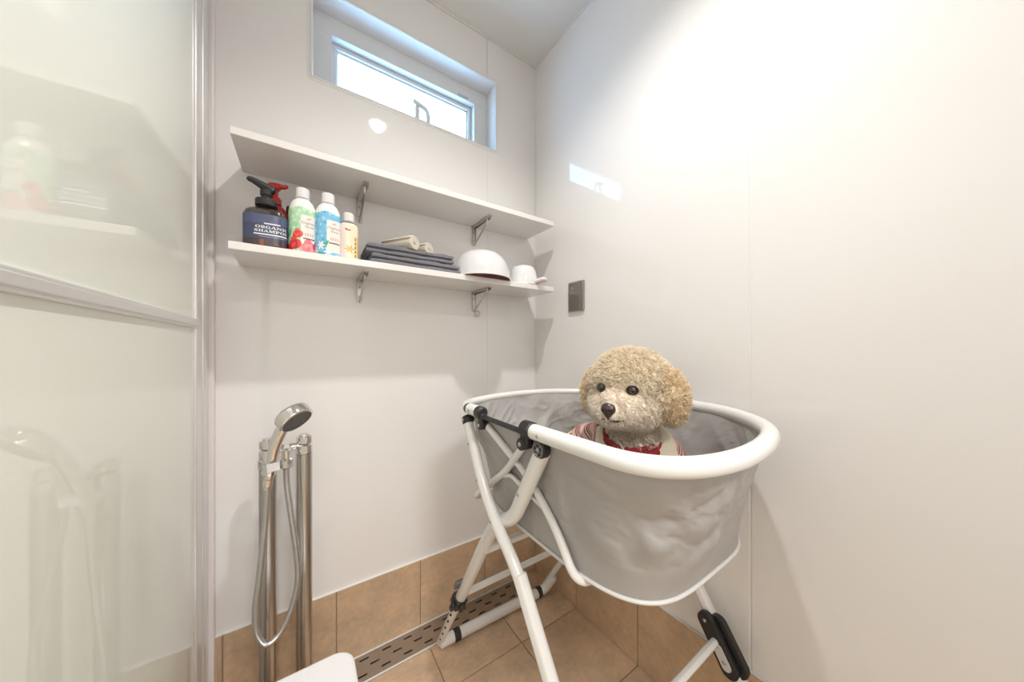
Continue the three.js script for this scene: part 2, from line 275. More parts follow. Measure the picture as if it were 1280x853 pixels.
{ // recessed downlight: the room's own lamp
  const d = thing('downlight', 'round recessed downlight in the ceiling above the room', 'lamp', [LAMP[0], CEIL, LAMP[2]]);
  add(d, 'trim_ring', lathe([[0.044, 0.01], [0.044, 0.0], [0.047, -0.003], [0.058, -0.003], [0.06, 0]], 48), MAT.white);
  add(d, 'housing', lathe([[0, 0.06], [0.05, 0.06], [0.05, 0.002]], 48), MAT.white);
  add(d, 'lamp_lens', lathe([[0, 0.004], [0.042, 0.004], [0.042, -0.003], [0.038, -0.014], [0.028, -0.024], [0.014, -0.029], [0, -0.03]], 40), P([0.9, 0.9, 0.9], { emissive: lin(1, 0.95, 0.88), emissiveIntensity: 36 }));
  const s = new THREE.SpotLight(lin(1, 0.968, 0.932), LAMP_POWER, 0, 1.17, 1, 2);
  s.position.set(LAMP[0], CEIL - 0.014, LAMP[2]); s.target.position.set(LAMP[0], 0, LAMP[2]); s.castShadow = true; s.shadow.radius = 1.3; s.shadow.mapSize.set(2048, 2048); scene.add(s, s.target);
}

// ---------------------------------------------------------------- fixtures on the walls
const SHZ = -0.917;                                         // front edge of both shelves
const SH = [{ y: 1.448, h: 0.0175, x0: -0.133, x1: 0.812, label: 'upper white wall shelf, empty, below the window' }, { y: 1.193, h: 0.018, x0: -0.136, x1: 0.812, label: 'lower white wall shelf holding bottles, towels and bowls' }];
for (const s of SH) {
  const t = thing('wall_shelf', s.label, 'shelf', [0, s.y, 0], 'white wall shelves');
  add(t, 'board', span(s.x0, s.x1, 0, s.h, Z0, SHZ, 0.0015), MAT.shelf);
  for (const x of [0.151, 0.556]) {
    const b = new THREE.Group(); b.name = 'bracket'; t.add(b); b.position.set(x, 0, Z0);
    add(b, 'arm', merge([span(-0.0075, 0.0075, -0.0025, 0, 0, 0.135, 0.001), span(-0.0075, -0.006, -0.009, 0, 0.004, 0.125, 0.0005), span(0.006, 0.0075, -0.009, 0, 0.004, 0.125, 0.0005), span(-0.0075, 0.0075, -0.075, 0, 0, 0.0025, 0.001), span(-0.0075, -0.006, -0.07, 0, 0, 0.009, 0.0005), span(0.006, 0.0075, -0.07, 0, 0, 0.009, 0.0005)]), MAT.steel);
    add(b, 'stay', bent([[0, -0.072, 0.004], [0, -0.064, 0.022], [0, -0.022, 0.104], [0, -0.004, 0.108]], 0.012, 0.0032, 40, 10), MAT.steel);
    for (const y of [-0.025, -0.055]) add(b, 'screw', rod([0, y, 0.002], [0, y, 0.0045], 0.0035), MAT.rivet);
    if (s.y < 1.3 && x > 0.3) add(b, 'ring', new THREE.TorusGeometry(0.010, 0.0022, 8, 24).translate(0.012, -0.083, 0.012), MAT.steel);
  }
}
{
  const t = thing('switch_plate', 'grey metallic wall switch plate on the right wall', 'switch', [X1, 1.17, -0.8445]);
  add(t, 'plate', span(-0.009, 0, -0.056, 0.056, -0.0395, 0.0395, 0.003), P([0.30, 0.29, 0.275], { roughness: 0.3, metalness: 0.6 }));
  add(t, 'rocker', span(-0.0125, -0.008, -0.050, 0.050, -0.031, 0.026, 0.002), P([0.25, 0.24, 0.228], { roughness: 0.2, metalness: 0.6 }));
  add(t, 'glint_spot', rod([-0.012, 0.032, -0.012], [-0.0135, 0.032, -0.012], 0.0026, 0.0004), P([0.72, 0.72, 0.70], { roughness: 0.3 }));  // pale disc stands for a reflected glint on the plate
}
{ // linear drain with slotted steel cover
  const { x0, x1, z0, z1 } = DR, t = thing('floor_drain', 'long stainless steel drain with slotted cover along the back wall', 'drain', [(x0 + x1) / 2, 0, (z0 + z1) / 2]), L = x1 - x0, W = z1 - z0;
  const bar = (a, b, c, d) => span(a, b, -0.0035, 0.0025, c, d, 0.0008);
  add(t, 'channel', merge([span(-L / 2 + 0.001, L / 2 - 0.001, -0.058, -0.055, -W / 2 + 0.001, W / 2 - 0.001), span(-L / 2 + 0.001, L / 2 - 0.001, -0.055, -0.003, -W / 2 + 0.001, -W / 2 + 0.004), span(-L / 2 + 0.001, L / 2 - 0.001, -0.055, -0.003, W / 2 - 0.004, W / 2 - 0.001), span(-L / 2 + 0.001, -L / 2 + 0.004, -0.055, -0.003, -W / 2, W / 2), span(L / 2 - 0.004, L / 2 - 0.001, -0.055, -0.003, -W / 2, W / 2)]), MAT.grate);
  add(t, 'rim', merge([bar(-L / 2, L / 2, -W / 2, -W / 2 + 0.006), bar(-L / 2, L / 2, W / 2 - 0.006, W / 2), bar(-L / 2, -L / 2 + 0.006, -W / 2, W / 2), bar(L / 2 - 0.006, L / 2, -W / 2, W / 2)]), P([0.82, 0.81, 0.79], { roughness: 0.35, metalness: 0.4 }));
  const w = W / 2 - 0.0085, l = L / 2 - 0.0085, s = poly([[-l, -w], [l, -w], [l, w], [-l, w]]);
  const slot = (x, y, a = 0.0105, r = 0.0034) => { const h = new THREE.Path(); h.moveTo(x - a, y - r); h.lineTo(x + a, y - r); h.absarc(x + a, y, r, -Math.PI / 2, Math.PI / 2); h.lineTo(x - a, y + r); h.absarc(x - a, y, r, Math.PI / 2, Math.PI * 1.5); s.holes.push(h); };
  for (let k = 0; k < 10; k++) { slot(-l + 0.035 + k * 0.067, 0.026); slot(-l + 0.062 + k * 0.067, 0); if (k < 10) slot(-l + 0.089 + k * 0.067 - (k === 9 ? 0.02 : 0), -0.026); }
  for (const x of [-l + 0.02, l - 0.012]) { const h = new THREE.Path(); h.absarc(x, 0, 0.004, 0, Math.PI * 2); s.holes.push(h); }
  add(t, 'cover', extrude(s, 0.0016, 0.0003, 8).rotateX(-Math.PI / 2), MAT.grate);
}

// ---------------------------------------------------------------- free-standing mixer with hand shower
{
  const zc = -1.0, xl = -0.072, xr = 0.004, R = 0.0185, top = 0.742;
  const t = thing('floor_mixer', 'floor-standing steel twin column mixer tap by the back wall', 'tap', [0, 0, 0]);
  for (const x of [xl, xr]) {
    add(t, 'column', lathe([[0, 0], [R + 0.008, 0], [R + 0.008, 0.006], [R, 0.009], [R, top - 0.047], [0, top - 0.047]], 40).translate(x, 0, zc), P([0.56, 0.535, 0.51], { roughness: 0.27, metalness: 1 }), 'brushed steel column');
    const k = add(t, 'collar', rod([x, top - 0.046, zc], [x, top - 0.024, zc], R + 0.0006, 0.001, 40), MAT.chrome);
    const h = add(t, 'handle', merge([rod([x, top - 0.022, zc], [x, top, zc], R, 0.003, 40)]), MAT.chrome, 'chrome turning handle');
    add(h, 'grip', merge([rod([x, top - 0.004, zc], [x, top + 0.005, zc], R * 0.62, 0.001, 30), span(x - 0.003, x + 0.003, top - 0.006, top + 0.006, zc, zc + R + 0.006, 0.0015)]), MAT.chrome);
  }
  add(t, 'crossbar', rod([xl, 0.716, zc], [xr, 0.716, zc], 0.0095), MAT.chrome, 'chrome bar between the columns');
  add(t, 'outlet', merge([rod([-0.033, 0.716, zc], [-0.033, 0.714, zc + 0.04], 0.010), rod([-0.033, 0.722, zc + 0.042], [-0.033, 0.698, zc + 0.042], 0.009), rod([-0.033, 0.7, zc + 0.042], [-0.033, 0.676, zc + 0.042], 0.0125, 0.003)]), MAT.chrome, 'chrome hose outlet');
  add(t, 'shower_holder', merge([rod([xl, 0.684, zc + 0.01], [-0.066, 0.684, zc + 0.045], 0.0095), rod([-0.067, 0.672, zc + 0.056], [-0.062, 0.694, zc + 0.060], 0.0148, 0.003), rod([xl, 0.672, zc], [xl, 0.696, zc], R + 0.002, 0.002, 36)]), MAT.chrome, 'chrome clip that holds the hand shower');
}
{
  const t = thing('hand_shower', 'chrome hand shower with round head hanging on the mixer columns', 'shower', [0, 0, 0]);
  // handle from the clip up to the head; z stays in front of the columns
  const hp = [[-0.066, 0.664, -0.941], [-0.061, 0.70, -0.936], [-0.054, 0.742, -0.930], [-0.042, 0.776, -0.926], [-0.029, 0.800, -0.921]];
  const curve = new THREE.CatmullRomCurve3(hp.map((p) => V3(...p)), false, 'centripetal');
  const g = new THREE.TubeGeometry(curve, 60, 1, 20, false), pa = g.attributes.position;
  for (let i = 0; i <= 60; i++) { const c = curve.getPointAt(i / 60), r = 0.0095 + 0.004 * smooth(0.1, 0.75, i / 60); for (let j = 0; j <= 20; j++) { const k = i * 21 + j, v = V3(pa.getX(k), pa.getY(k), pa.getZ(k)).sub(c).normalize().multiplyScalar(r).add(c); pa.setXYZ(k, v.x, v.y, v.z); } }
  add(t, 'shower_handle', g, MAT.chrome);
  const headDir = V3(0.50, -0.68, 0.55).normalize(), q = new THREE.Quaternion().setFromUnitVectors(V3(0, -1, 0), headDir);
  const put = (geo) => geo.applyQuaternion(q).translate(-0.016, 0.809, -0.905);
  add(t, 'shower_head', put(lathe([[0, 0.022], [0.024, 0.020], [0.036, 0.014], [0.0385, 0.008], [0.0385, -0.010], [0.036, -0.0125], [0.033, -0.0125]], 48)), MAT.chrome);
  const face = add(t, 'spray_face', put(lathe([[0.0335, -0.012], [0.031, -0.0105], [0, -0.0105]].reverse(), 48)), P([0.11, 0.105, 0.10], { roughness: 0.5 }), 'dark grey spray face');
  const dots = []; for (let r = 1; r < 5; r++) for (let k = 0; k < r * 7; k++) { const a = k / (r * 7) * Math.PI * 2 + r; dots.push(new THREE.SphereGeometry(0.0009, 6, 4).translate(r * 0.0065 * Math.cos(a), -0.0108, r * 0.0065 * Math.sin(a))); }
  const nz = add(face, 'spray_nozzles', put(merge(dots)), P([0.2, 0.2, 0.2], { roughness: 0.6 })); nz.userData.kind = 'stuff';
  add(t, 'label_tag', box(0.024, 0.019, 0.001).rotateZ(0.12).rotateY(-0.15).translate(-0.056, 0.696, -0.917), P([0.84, 0.82, 0.84], { roughness: 0.4 }), 'small pale sticker');
  add(t, 'nut', merge([rod([-0.0672, 0.664, -0.9415], [-0.0685, 0.645, -0.943], 0.0098, 0.002), rod([-0.0685, 0.646, -0.943], [-0.069, 0.636, -0.9435], 0.0078, 0.001)]), MAT.chrome);
  // ribbed metal hose: a long loop back up to the outlet
  const path = new THREE.CatmullRomCurve3([[-0.069, 0.64, -0.943], [-0.073, 0.56, -0.942], [-0.083, 0.44, -0.938], [-0.0905, 0.355, -0.936], [-0.086, 0.304, -0.934], [-0.069, 0.276, -0.932], [-0.047, 0.288, -0.932], [-0.022, 0.336, -0.934], [-0.009, 0.40, -0.936], [-0.013, 0.48, -0.94], [-0.024, 0.57, -0.948], [-0.032, 0.64, -0.956], [-0.033, 0.68, -0.958]].map((p) => V3(...p)), false, 'centripetal');
  const N = 900, hg = new THREE.TubeGeometry(path, N, 0.0068, 12, false), hpz = hg.attributes.position;
  for (let i = 0; i <= N; i++) { if (i % 3) continue; const c = path.getPointAt(i / N); for (let j = 0; j <= 12; j++) { const k = i * 13 + j, v = V3(hpz.getX(k), hpz.getY(k), hpz.getZ(k)).sub(c).multiplyScalar(0.87).add(c); hpz.setXYZ(k, v.x, v.y, v.z); } }
  hg.computeVertexNormals();
  add(t, 'hose', hg, P([0.62, 0.61, 0.60], { roughness: 0.25, metalness: 1 }), 'ribbed metal hose in a long loop');
}
{ // bath stool, only its corner in view
  const t = thing('bath_stool', 'white plastic bath stool with rounded corners beside the tap', 'stool', [-0.05, 0, -0.62]);
  const rr = (w, d, r) => { const s = new THREE.Shape(); s.moveTo(-w + r, -d); s.lineTo(w - r, -d); s.absarc(w - r, -d + r, r, -Math.PI / 2, 0); s.lineTo(w, d - r); s.absarc(w - r, d - r, r, 0, Math.PI / 2); s.lineTo(-w + r, d); s.absarc(-w + r, d - r, r, Math.PI / 2, Math.PI); s.lineTo(-w, -d + r); s.absarc(-w + r, -d + r, r, Math.PI, Math.PI * 1.5); return s; };
  add(t, 'seat', extrude(rr(0.139, 0.168, 0.035), 0.012, 0.006, 10).rotateX(-Math.PI / 2).translate(0, 0.282, 0), MAT.plasticWhite);
  for (const sx of [-1, 1]) add(t, 'leg', box(0.018, 0.277, 0.27, 0, 0.1385, 0, 0.008).translate(sx * 0.112, 0, 0), MAT.plasticWhite);
  add(t, 'brace', box(0.206, 0.03, 0.018, 0, 0.15, 0, 0.006), MAT.plasticWhite);
}

// ---------------------------------------------------------------- things on the lower shelf
const SY = SH[1].y + SH[1].h;
function resample(p, n) { // even steps along a profile
  const L = [0]; for (let i = 1; i < p.length; i++) L.push(L[i - 1] + Math.hypot(p[i][0] - p[i - 1][0], p[i][1] - p[i - 1][1]));
  return Array.from({ length: n }, (_, k) => { const s = L[L.length - 1] * k / (n - 1); let i = 1; while (i < p.length - 1 && L[i] < s) i++; const t = clamp((s - L[i - 1]) / (L[i] - L[i - 1])); return [mix(p[i - 1][0], p[i][0], t), mix(p[i - 1][1], p[i][1], t)]; });
}
function curveProfile(p, n = 40) { const c = new THREE.SplineCurve(p.map(([a, b]) => new THREE.Vector2(a, b))); return c.getSpacedPoints(n).map((q) => [Math.max(0, q.x), q.y]); }
// lathe with a squarish cross-section
function squareLathe(p, ex, sx, sz, seg = 64) {
  const g = lathe(p, seg), a = g.attributes.position;
  for (let i = 0; i < a.count; i++) { const x = a.getX(i), z = a.getZ(i), r = Math.hypot(x, z); if (r < 1e-6) continue; const c = x / r, s = z / r, k = Math.pow(Math.pow(Math.abs(c), ex) + Math.pow(Math.abs(s), ex), -1 / ex); a.setXYZ(i, r * c * k * sx, a.getY(i), r * s * k * sz); }
  g.computeVertexNormals(); return g;
}
const part = (o, ...a) => add(o, ...a);
{ // dark pump bottle
  const t = thing('pump_bottle', 'dark brown pump bottle with a navy ORGANIC SHAMPOO label', 'bottle', [-0.072, SY, -0.962], 'bottles on the lower shelf', -0.1);
  const body = [[0, 0], [0.038, 0], [0.042, 0.004], [0.043, 0.012], [0.043, 0.07], [0.0425, 0.078], [0.039, 0.089], [0.030, 0.096], [0.019, 0.099], [0.0165, 0.101], [0.0165, 0.104]];
  part(t, 'body', squareLathe(resample(body, 60), 3.4, 1.0, 0.66), P([0.035, 0.022, 0.020], { roughness: 0.12, clearcoat: 1, clearcoatRoughness: 0.04 }), 'dark brown glossy plastic body');
  const lab = canvasTex(1024, 512, (c, w, h) => {
    c.fillStyle = '#3c4566'; c.fillRect(0, 0, w, h); c.fillStyle = '#4b5478'; c.fillRect(0, 0, w, h * 0.30);
    c.fillStyle = '#46333a'; c.fillRect(0, h * 0.80, w, h * 0.2); c.fillStyle = '#8a4a1e'; c.fillRect(w * 0.47, h * 0.82, w * 0.03, h * 0.18);
    c.fillStyle = '#f4f2f2'; c.textAlign = 'center'; const x = w * 0.555;
    c.font = 'bold 60px serif'; c.fillText('ORGANIC', x, h * 0.46, 235); c.fillText('SHAMPOO', x, h * 0.585, 245);
    c.fillRect(x - 55, h * 0.28, 110, 20); c.fillRect(x - 125, h * 0.635, 250, 20);
    c.fillStyle = '#aab0c4'; c.fillRect(x - 90, h * 0.72, 180, 7);
  });
  part(t, 'label', squareLathe(resample([[0.0434, 0.006], [0.0434, 0.078]], 12), 3.4, 1.0, 0.66), P([1, 1, 1], { map: lab, roughness: 0.25, clearcoat: 0.6, clearcoatRoughness: 0.08 }), 'navy label with white lettering');
  part(t, 'collar', lathe([[0.0, 0.104], [0.0215, 0.104], [0.022, 0.106], [0.022, 0.119], [0.021, 0.121], [0, 0.121]], 40), MAT.black);
  const p = part(t, 'pump', merge([rod([0, 0.12, 0], [0, 0.132, 0], 0.0105), rod([0, 0.13, 0], [0, 0.146, 0], 0.0125)]), MAT.black);
  part(p, 'spout', taper([[0.017, 0.144, -0.003], [0.002, 0.151, 0], [-0.014, 0.158, 0.003], [-0.028, 0.163, 0.006], [-0.037, 0.163, 0.007]], 0.0125, 0.0052), MAT.black, 'black pump spout');
}
{ // red pump bottle behind it
  const t = thing('pump_bottle', 'red pump bottle standing behind the dark brown pump bottle', 'bottle', [-0.062, SY, -1.046], 'bottles on the lower shelf');
  const red = P([0.62, 0.022, 0.022], { roughness: 0.25, clearcoat: 0.5 });
  part(t, 'body', lathe(resample([[0, 0], [0.030, 0], [0.033, 0.004], [0.033, 0.105], [0.030, 0.122], [0.020, 0.138], [0.012, 0.143], [0.012, 0.148]], 50), 44), P([0.22, 0.010, 0.010], { roughness: 0.15, clearcoat: 1, clearcoatRoughness: 0.05 }), 'dark red body');
  part(t, 'shoulder', lathe(resample([[0.0336, 0.108], [0.0308, 0.1235], [0.0206, 0.1395], [0.0126, 0.145]], 20), 44), red);
  part(t, 'collar', lathe([[0.0, 0.144], [0.015, 0.144], [0.016, 0.146], [0.016, 0.160], [0.012, 0.166], [0, 0.166]], 36), red);
  const p = part(t, 'pump', merge([rod([0, 0.165, 0], [0, 0.186, 0], 0.0085), rod([0, 0.184, 0], [0, 0.196, 0], 0.0145, 0.004)]), red);
  part(p, 'spout', taper([[-0.012, 0.192, -0.003], [0.004, 0.196, 0.002], [0.02, 0.195, 0.007], [0.031, 0.199, 0.010]], 0.0105, 0.0042), red);
}
function rose(c, x, y, r, a, b) {
  for (let k = 0; k < 9; k++) { const t = k * 2.4, q = r * (0.55 - 0.05 * k); c.fillStyle = k % 2 ? a : b; c.beginPath(); c.arc(x + Math.cos(t) * q, y + Math.sin(t) * q, r * (0.62 - 0.05 * k), 0, 7); c.fill(); }
}
function leaf(c, x, y, l, ang, col) { c.save(); c.translate(x, y); c.rotate(ang); c.fillStyle = col; c.beginPath(); c.moveTo(0, 0); c.quadraticCurveTo(l / 2, -l / 3, l, 0); c.quadraticCurveTo(l / 2, l / 3, 0, 0); c.fill(); c.restore(); }
function printedPanel(c, x, y, w, h) {
  c.fillStyle = '#f6efe8'; c.fillRect(x - w / 2, y, w, h); c.fillStyle = '#e9b7ae'; c.textAlign = 'center';
  c.beginPath(); c.arc(x - 12, y + 42, 12, 0, 7); c.arc(x + 12, y + 36, 12, 0, 7); c.fill();
  c.fillStyle = '#75645c'; c.font = 'italic 40px serif'; c.fillText('Fragrance', x + 4, y + 100); c.font = 'italic 28px serif'; c.fillText('Shampoo', x + 10, y + 136);
  c.fillStyle = '#dcb9a6'; for (let k = 0; k < 4; k++) c.fillRect(x - 52 + k * 30, y + 196, 16, 34);
  c.fillStyle = '#6d625e'; c.fillRect(x - 70, y + 252, 150, 15);
}
const shampooProfile = [[0, 0], [0.027, 0], [0.030, 0.003], [0.0305, 0.01], [0.0305, 0.085], [0.030, 0.102], [0.0275, 0.118], [0.022, 0.131], [0.016, 0.137], [0.0145, 0.139], [0.0145, 0.141]];
function shampoo(label, x, z, draw, turn) {
  const t = thing('shampoo_bottle', label, 'bottle', [x, SY, z], 'bottles on the lower shelf', turn);
  part(t, 'body', squareLathe(resample(shampooProfile, 60), 2.2, 1, 0.78), P([1, 1, 1], { map: canvasTex(1024, 768, draw), roughness: 0.3, clearcoat: 0.4, clearcoatRoughness: 0.15 }));
  part(t, 'cap', lathe([[0, 0.140], [0.0148, 0.140], [0.0155, 0.1415], [0.0152, 0.163], [0.0140, 0.1655], [0, 0.166]], 40), MAT.plasticWhite, 'white screw cap');
}
// the print of each bottle: u = 0.5 faces forward
shampoo('white capped shampoo bottle printed with red and pink roses on green', 0.001, -0.955, (c, w, h) => {
  c.fillStyle = '#b5e0b6'; c.fillRect(0, 0, w, h);
  for (let k = 0; k < 260; k++) { c.fillStyle = ['#c9ebc8', '#a2d6a6', '#d9f0d6'][k % 3]; c.beginPath(); c.arc((k * 379) % w, (k * 211) % h, 10 + k % 17, 0, 7); c.fill(); }
  c.fillStyle = '#f3f5ef'; c.fillRect(0, 0, w, 130); for (let k = 0; k < 24; k++) { c.beginPath(); c.arc(k * 44, 128 + 14 * Math.sin(k), 26, 0, 7); c.fill(); }
  printedPanel(c, 585, 226, 190, 380);
  for (const [x, y, l, a] of [[370, 400, 90, 1.9], [380, 500, 80, 0.4], [420, 700, 90, -0.5], [480, 560, 90, 0.2], [360, 690, 80, 0.3], [330, 430, 90, 2.4]]) leaf(c, x, y, l, a, '#3f9a68');
  rose(c, 450, 440, 58, '#d8362f', '#ee5a4a'); rose(c, 405, 550, 80, '#c92536', '#e8423f'); rose(c, 570, 585, 98, '#f2a0a2', '#ea7a84'); rose(c, 680, 545, 50, '#c92536', '#d8505a');
  rose(c, 250, 600, 80, '#c92536', '#e8423f'); rose(c, 780, 640, 80, '#f2a0a2', '#ea7a84');
}, 0);
shampoo('white capped shampoo bottle printed with white lilies on blue', 0.056, -0.950, (c, w, h) => {
  c.fillStyle = '#7cc4ea'; c.fillRect(0, 0, w, h);
  for (let k = 0; k < 200; k++) { c.fillStyle = ['#a9dbf2', '#5bb2e2', '#8fd0ee'][k % 3]; c.beginPath(); c.arc((k * 379) % w, (k * 211) % h, 12 + k % 13, 0, 7); c.fill(); }
  c.fillStyle = '#f1f6f8'; c.fillRect(0, 0, w, 130); for (let k = 0; k < 24; k++) { c.beginPath(); c.arc(k * 44, 128 + 14 * Math.sin(k), 26, 0, 7); c.fill(); }
  printedPanel(c, 585, 236, 190, 366);
  for (const [x, y, l, a] of [[380, 600, 190, 0.7], [440, 560, 120, -0.9], [520, 740, 150, -0.8], [600, 640, 150, 0.5], [350, 690, 160, -0.2], [640, 700, 120, 0.2]]) leaf(c, x, y, l, a, '#3fa78a');
  for (const [x, y] of [[420, 530], [505, 600], [650, 660], [330, 600]]) for (let k = 0; k < 6; k++) leaf(c, x, y, 56, k * 1.047, '#fbfbf6');
}, 0);
{
  const t = thing('lotion_bottle', 'small clear bottle with cream cap and yellow flower print', 'bottle', [0.104, SY, -0.948], 'bottles on the lower shelf');
  const pr = canvasTex(512, 512, (c, w, h) => {
    c.fillStyle = '#efe2dc'; c.fillRect(0, 0, w, h); c.fillStyle = '#f6e9c8'; c.fillRect(w * 0.44, 60, w * 0.24, h); c.fillStyle = '#f3cf86'; c.fillRect(w * 0.58, 180, w * 0.09, 250);
    c.fillStyle = '#a8453a'; c.beginPath(); c.ellipse(w * 0.475, 118, 24, 12, 0.2, 0, 7); c.fill(); c.fillStyle = '#f7e7d8'; c.beginPath(); c.ellipse(w * 0.482, 112, 14, 6, 0.2, 0, 7); c.fill();
    for (let k = 0; k < 6; k++) leaf(c, w * 0.5, 320, 46, k * 1.047, '#efb24e'); c.fillStyle = '#6d5b45'; for (let k = 0; k < 6; k++) c.fillRect(w * 0.585, 200 + k * 44, 10, 26);
  });
  part(t, 'body', squareLathe(resample([[0, 0], [0.021, 0], [0.0235, 0.003], [0.0235, 0.085], [0.022, 0.093], [0.0165, 0.0985], [0.0125, 0.1], [0.0125, 0.103]], 50), 2.6, 1, 0.8), P([1, 1, 1], { map: pr, roughness: 0.2, clearcoat: 0.8, clearcoatRoughness: 0.05 }));
  part(t, 'neck_ring', new THREE.TorusGeometry(0.0186, 0.0011, 8, 40).rotateX(Math.PI / 2).scale(1, 1, 0.8).translate(0, 0.0985, 0), P([0.25, 0.21, 0.18], { roughness: 0.3 }));
  part(t, 'cap', lathe([[0, 0.102], [0.0128, 0.102], [0.0134, 0.104], [0.0130, 0.122], [0.0115, 0.126], [0, 0.1272]], 36), P([0.82, 0.80, 0.76], { roughness: 0.3 }), 'cream cap');
}
{
  const t = thing('flat_box', 'black flat box mostly hidden behind the two flower print bottles', 'box', [0.024, SY, -1.05], null);
  part(t, 'case', box(0.120, 0.148, 0.03, 0, 0.074, 0, 0.006), MAT.black); part(t, 'lid', box(0.121, 0.022, 0.031, 0, 0.138, 0, 0.007), MAT.black);
}
// towels
const terry = tex(256, () => 0.2 + 0.8 * rnd(), false); terry.repeat.set(5, 5);
const towelMat = (c) => P(c, { roughness: 0.95, sheen: 0.4, sheenRoughness: 0.8, bumpMap: terry, bumpScale: 0.0012 });
const greyTowel = towelMat([0.27, 0.265, 0.30]), creamTowel = towelMat([0.70, 0.63, 0.53]);
function foldedTowel(label, [x, y, z], w, d, turn) {
  const t = thing('folded_towel', label, 'towel', [x, y, z], 'folded grey towels on the lower shelf', turn);
  for (const k of [0, 1]) {                                  // two layers, the fold at the left and right ends
    const h = 0.0146;
    const big = new THREE.BoxGeometry(w - k * 0.006, h, d, 40, 4, 20), a = big.attributes.position;
    for (let i = 0; i < a.count; i++) {
      let px = a.getX(i), py = a.getY(i), pz = a.getZ(i); const ex = smooth(w / 2 - 0.012, w / 2, Math.abs(px)), ez = smooth(d / 2 - 0.009, d / 2, Math.abs(pz));
      py *= 1 - 0.55 * Math.max(ex, ez) * Math.abs(py) / (h / 2); px -= Math.sign(px) * 0.004 * Math.pow(Math.abs(py) / (h / 2), 2) * ex;
      py += (py > 0 ? 1 : 0.1) * 0.0035 * fbm(px * 22 + k * 4 + y * 50, pz * 22, y * 9, 3) * (1 + k); pz += 0.003 * fbm(px * 30, k, y * 7, 2);
      a.setXYZ(i, px, py + h / 2 + k * (h - 0.0004), pz);
    }
    big.computeVertexNormals(); part(t, 'layer', big, greyTowel);
  }
  return t;
}
foldedTowel('lower of the two folded dark grey towels, lying on the shelf', [0.288, SY, -1.0], 0.268, 0.145, 0.02);
foldedTowel('upper of the two folded dark grey towels, under the cream rolls', [0.276, SY + 0.030, -1.004], 0.258, 0.138, -0.02);
function rolledTowel(label, x0, x1, y, z, r, turn) {
  const t = thing('rolled_towel', label, 'towel', [(x0 + x1) / 2, y, z], 'rolled cream towels on the grey towels', turn), L = x1 - x0, pts = [], turns = 3.4, N = 120;
  for (let i = 0; i <= N; i++) { const a = i / N * turns * Math.PI * 2, q = 0.003 + (r - 0.003) * i / N; pts.push([q * Math.cos(a), q * Math.sin(a) * 0.86]); }
  const th = 0.0023, out = pts.map(([a, b]) => { const l = Math.hypot(a, b); return [a * (1 + th / l), b * (1 + th / l)]; });
  const g = extrude(poly([...pts, ...out.reverse()]), L - 0.004, 0.0016, 4), a = g.attributes.position;
  g.rotateY(Math.PI / 2).translate(-L / 2 + 0.002, r * 0.9, 0);
  for (let i = 0; i < a.count; i++) { const n = 0.0022 * fbm(a.getX(i) * 35, a.getY(i) * 45, a.getZ(i) * 45 + x0 * 9, 2); a.setXYZ(i, a.getX(i) + n, Math.max(0.0005, a.getY(i) + n), a.getZ(i) + n); }
  part(t, 'roll', toCreasedNormals(g, 0.8), creamTowel);
}
rolledTowel('larger cream rolled towel at the left on the grey towels', 0.192, 0.306, SY + 0.0595, -0.988, 0.0215, -1.0);
rolledTowel('smaller cream rolled towel at the right on the grey towels', 0.252, 0.360, SY + 0.0595, -1.012, 0.019, -1.05);
{
  const t = thing('wash_bowl', 'white plastic washbowl with pink inside turned upside down', 'bowl', [0.520, SY, -0.966]);
  const pr = curveProfile([[0.101, 0.0012], [0.100, 0.012], [0.094, 0.040], [0.080, 0.070], [0.058, 0.090], [0.030, 0.0965], [0, 0.0972]], 50);
  part(t, 'shell', lathe(pr, 72), P([0.86, 0.85, 0.86], { roughness: 0.3, clearcoat: 0.7, clearcoatRoughness: 0.06, transmission: 0.12, thickness: 0 }));
  part(t, 'rim', new THREE.TorusGeometry(0.1005, 0.0022, 10, 72).rotateX(Math.PI / 2).translate(0, 0.0025, 0), MAT.plasticWhite);
  part(t, 'lining', lathe(pr.map(([r, y]) => [Math.max(0, r - 0.002), y - 0.0022 + (r > 0.099 ? 0.0018 : 0)]), 72), P([0.84, 0.50, 0.50], { roughness: 0.8, transmission: 0.4, thickness: 0 }), 'dull pink inside');
}
{
  const t = thing('bath_dipper', 'small white dipper cup with short handle turned upside down', 'dipper', [0.704, SY, -0.972]);
  const pr = curveProfile([[0.0555, 0.001], [0.055, 0.012], [0.052, 0.036], [0.046, 0.060], [0.036, 0.073], [0.018, 0.0775], [0, 0.078]], 40);
  part(t, 'cup', merge([lathe(pr, 56), new THREE.TorusGeometry(0.0552, 0.0018, 8, 56).rotateX(Math.PI / 2).translate(0, 0.002, 0)]), MAT.plasticWhite);
  const h = part(t, 'handle', box(0.027, 0.014, 0.05, 0, 0, 0, 0.006).rotateX(-0.1).rotateY(0.35).translate(0.030, 0.016, 0.064), MAT.plasticWhite, 'short white handle');
  part(h, 'handle_lining', box(0.021, 0.003, 0.044, 0, -0.0072, 0, 0.001).rotateX(-0.1).rotateY(0.35).translate(0.030, 0.016, 0.064), P([0.80, 0.50, 0.50], { roughness: 0.4 }));
}

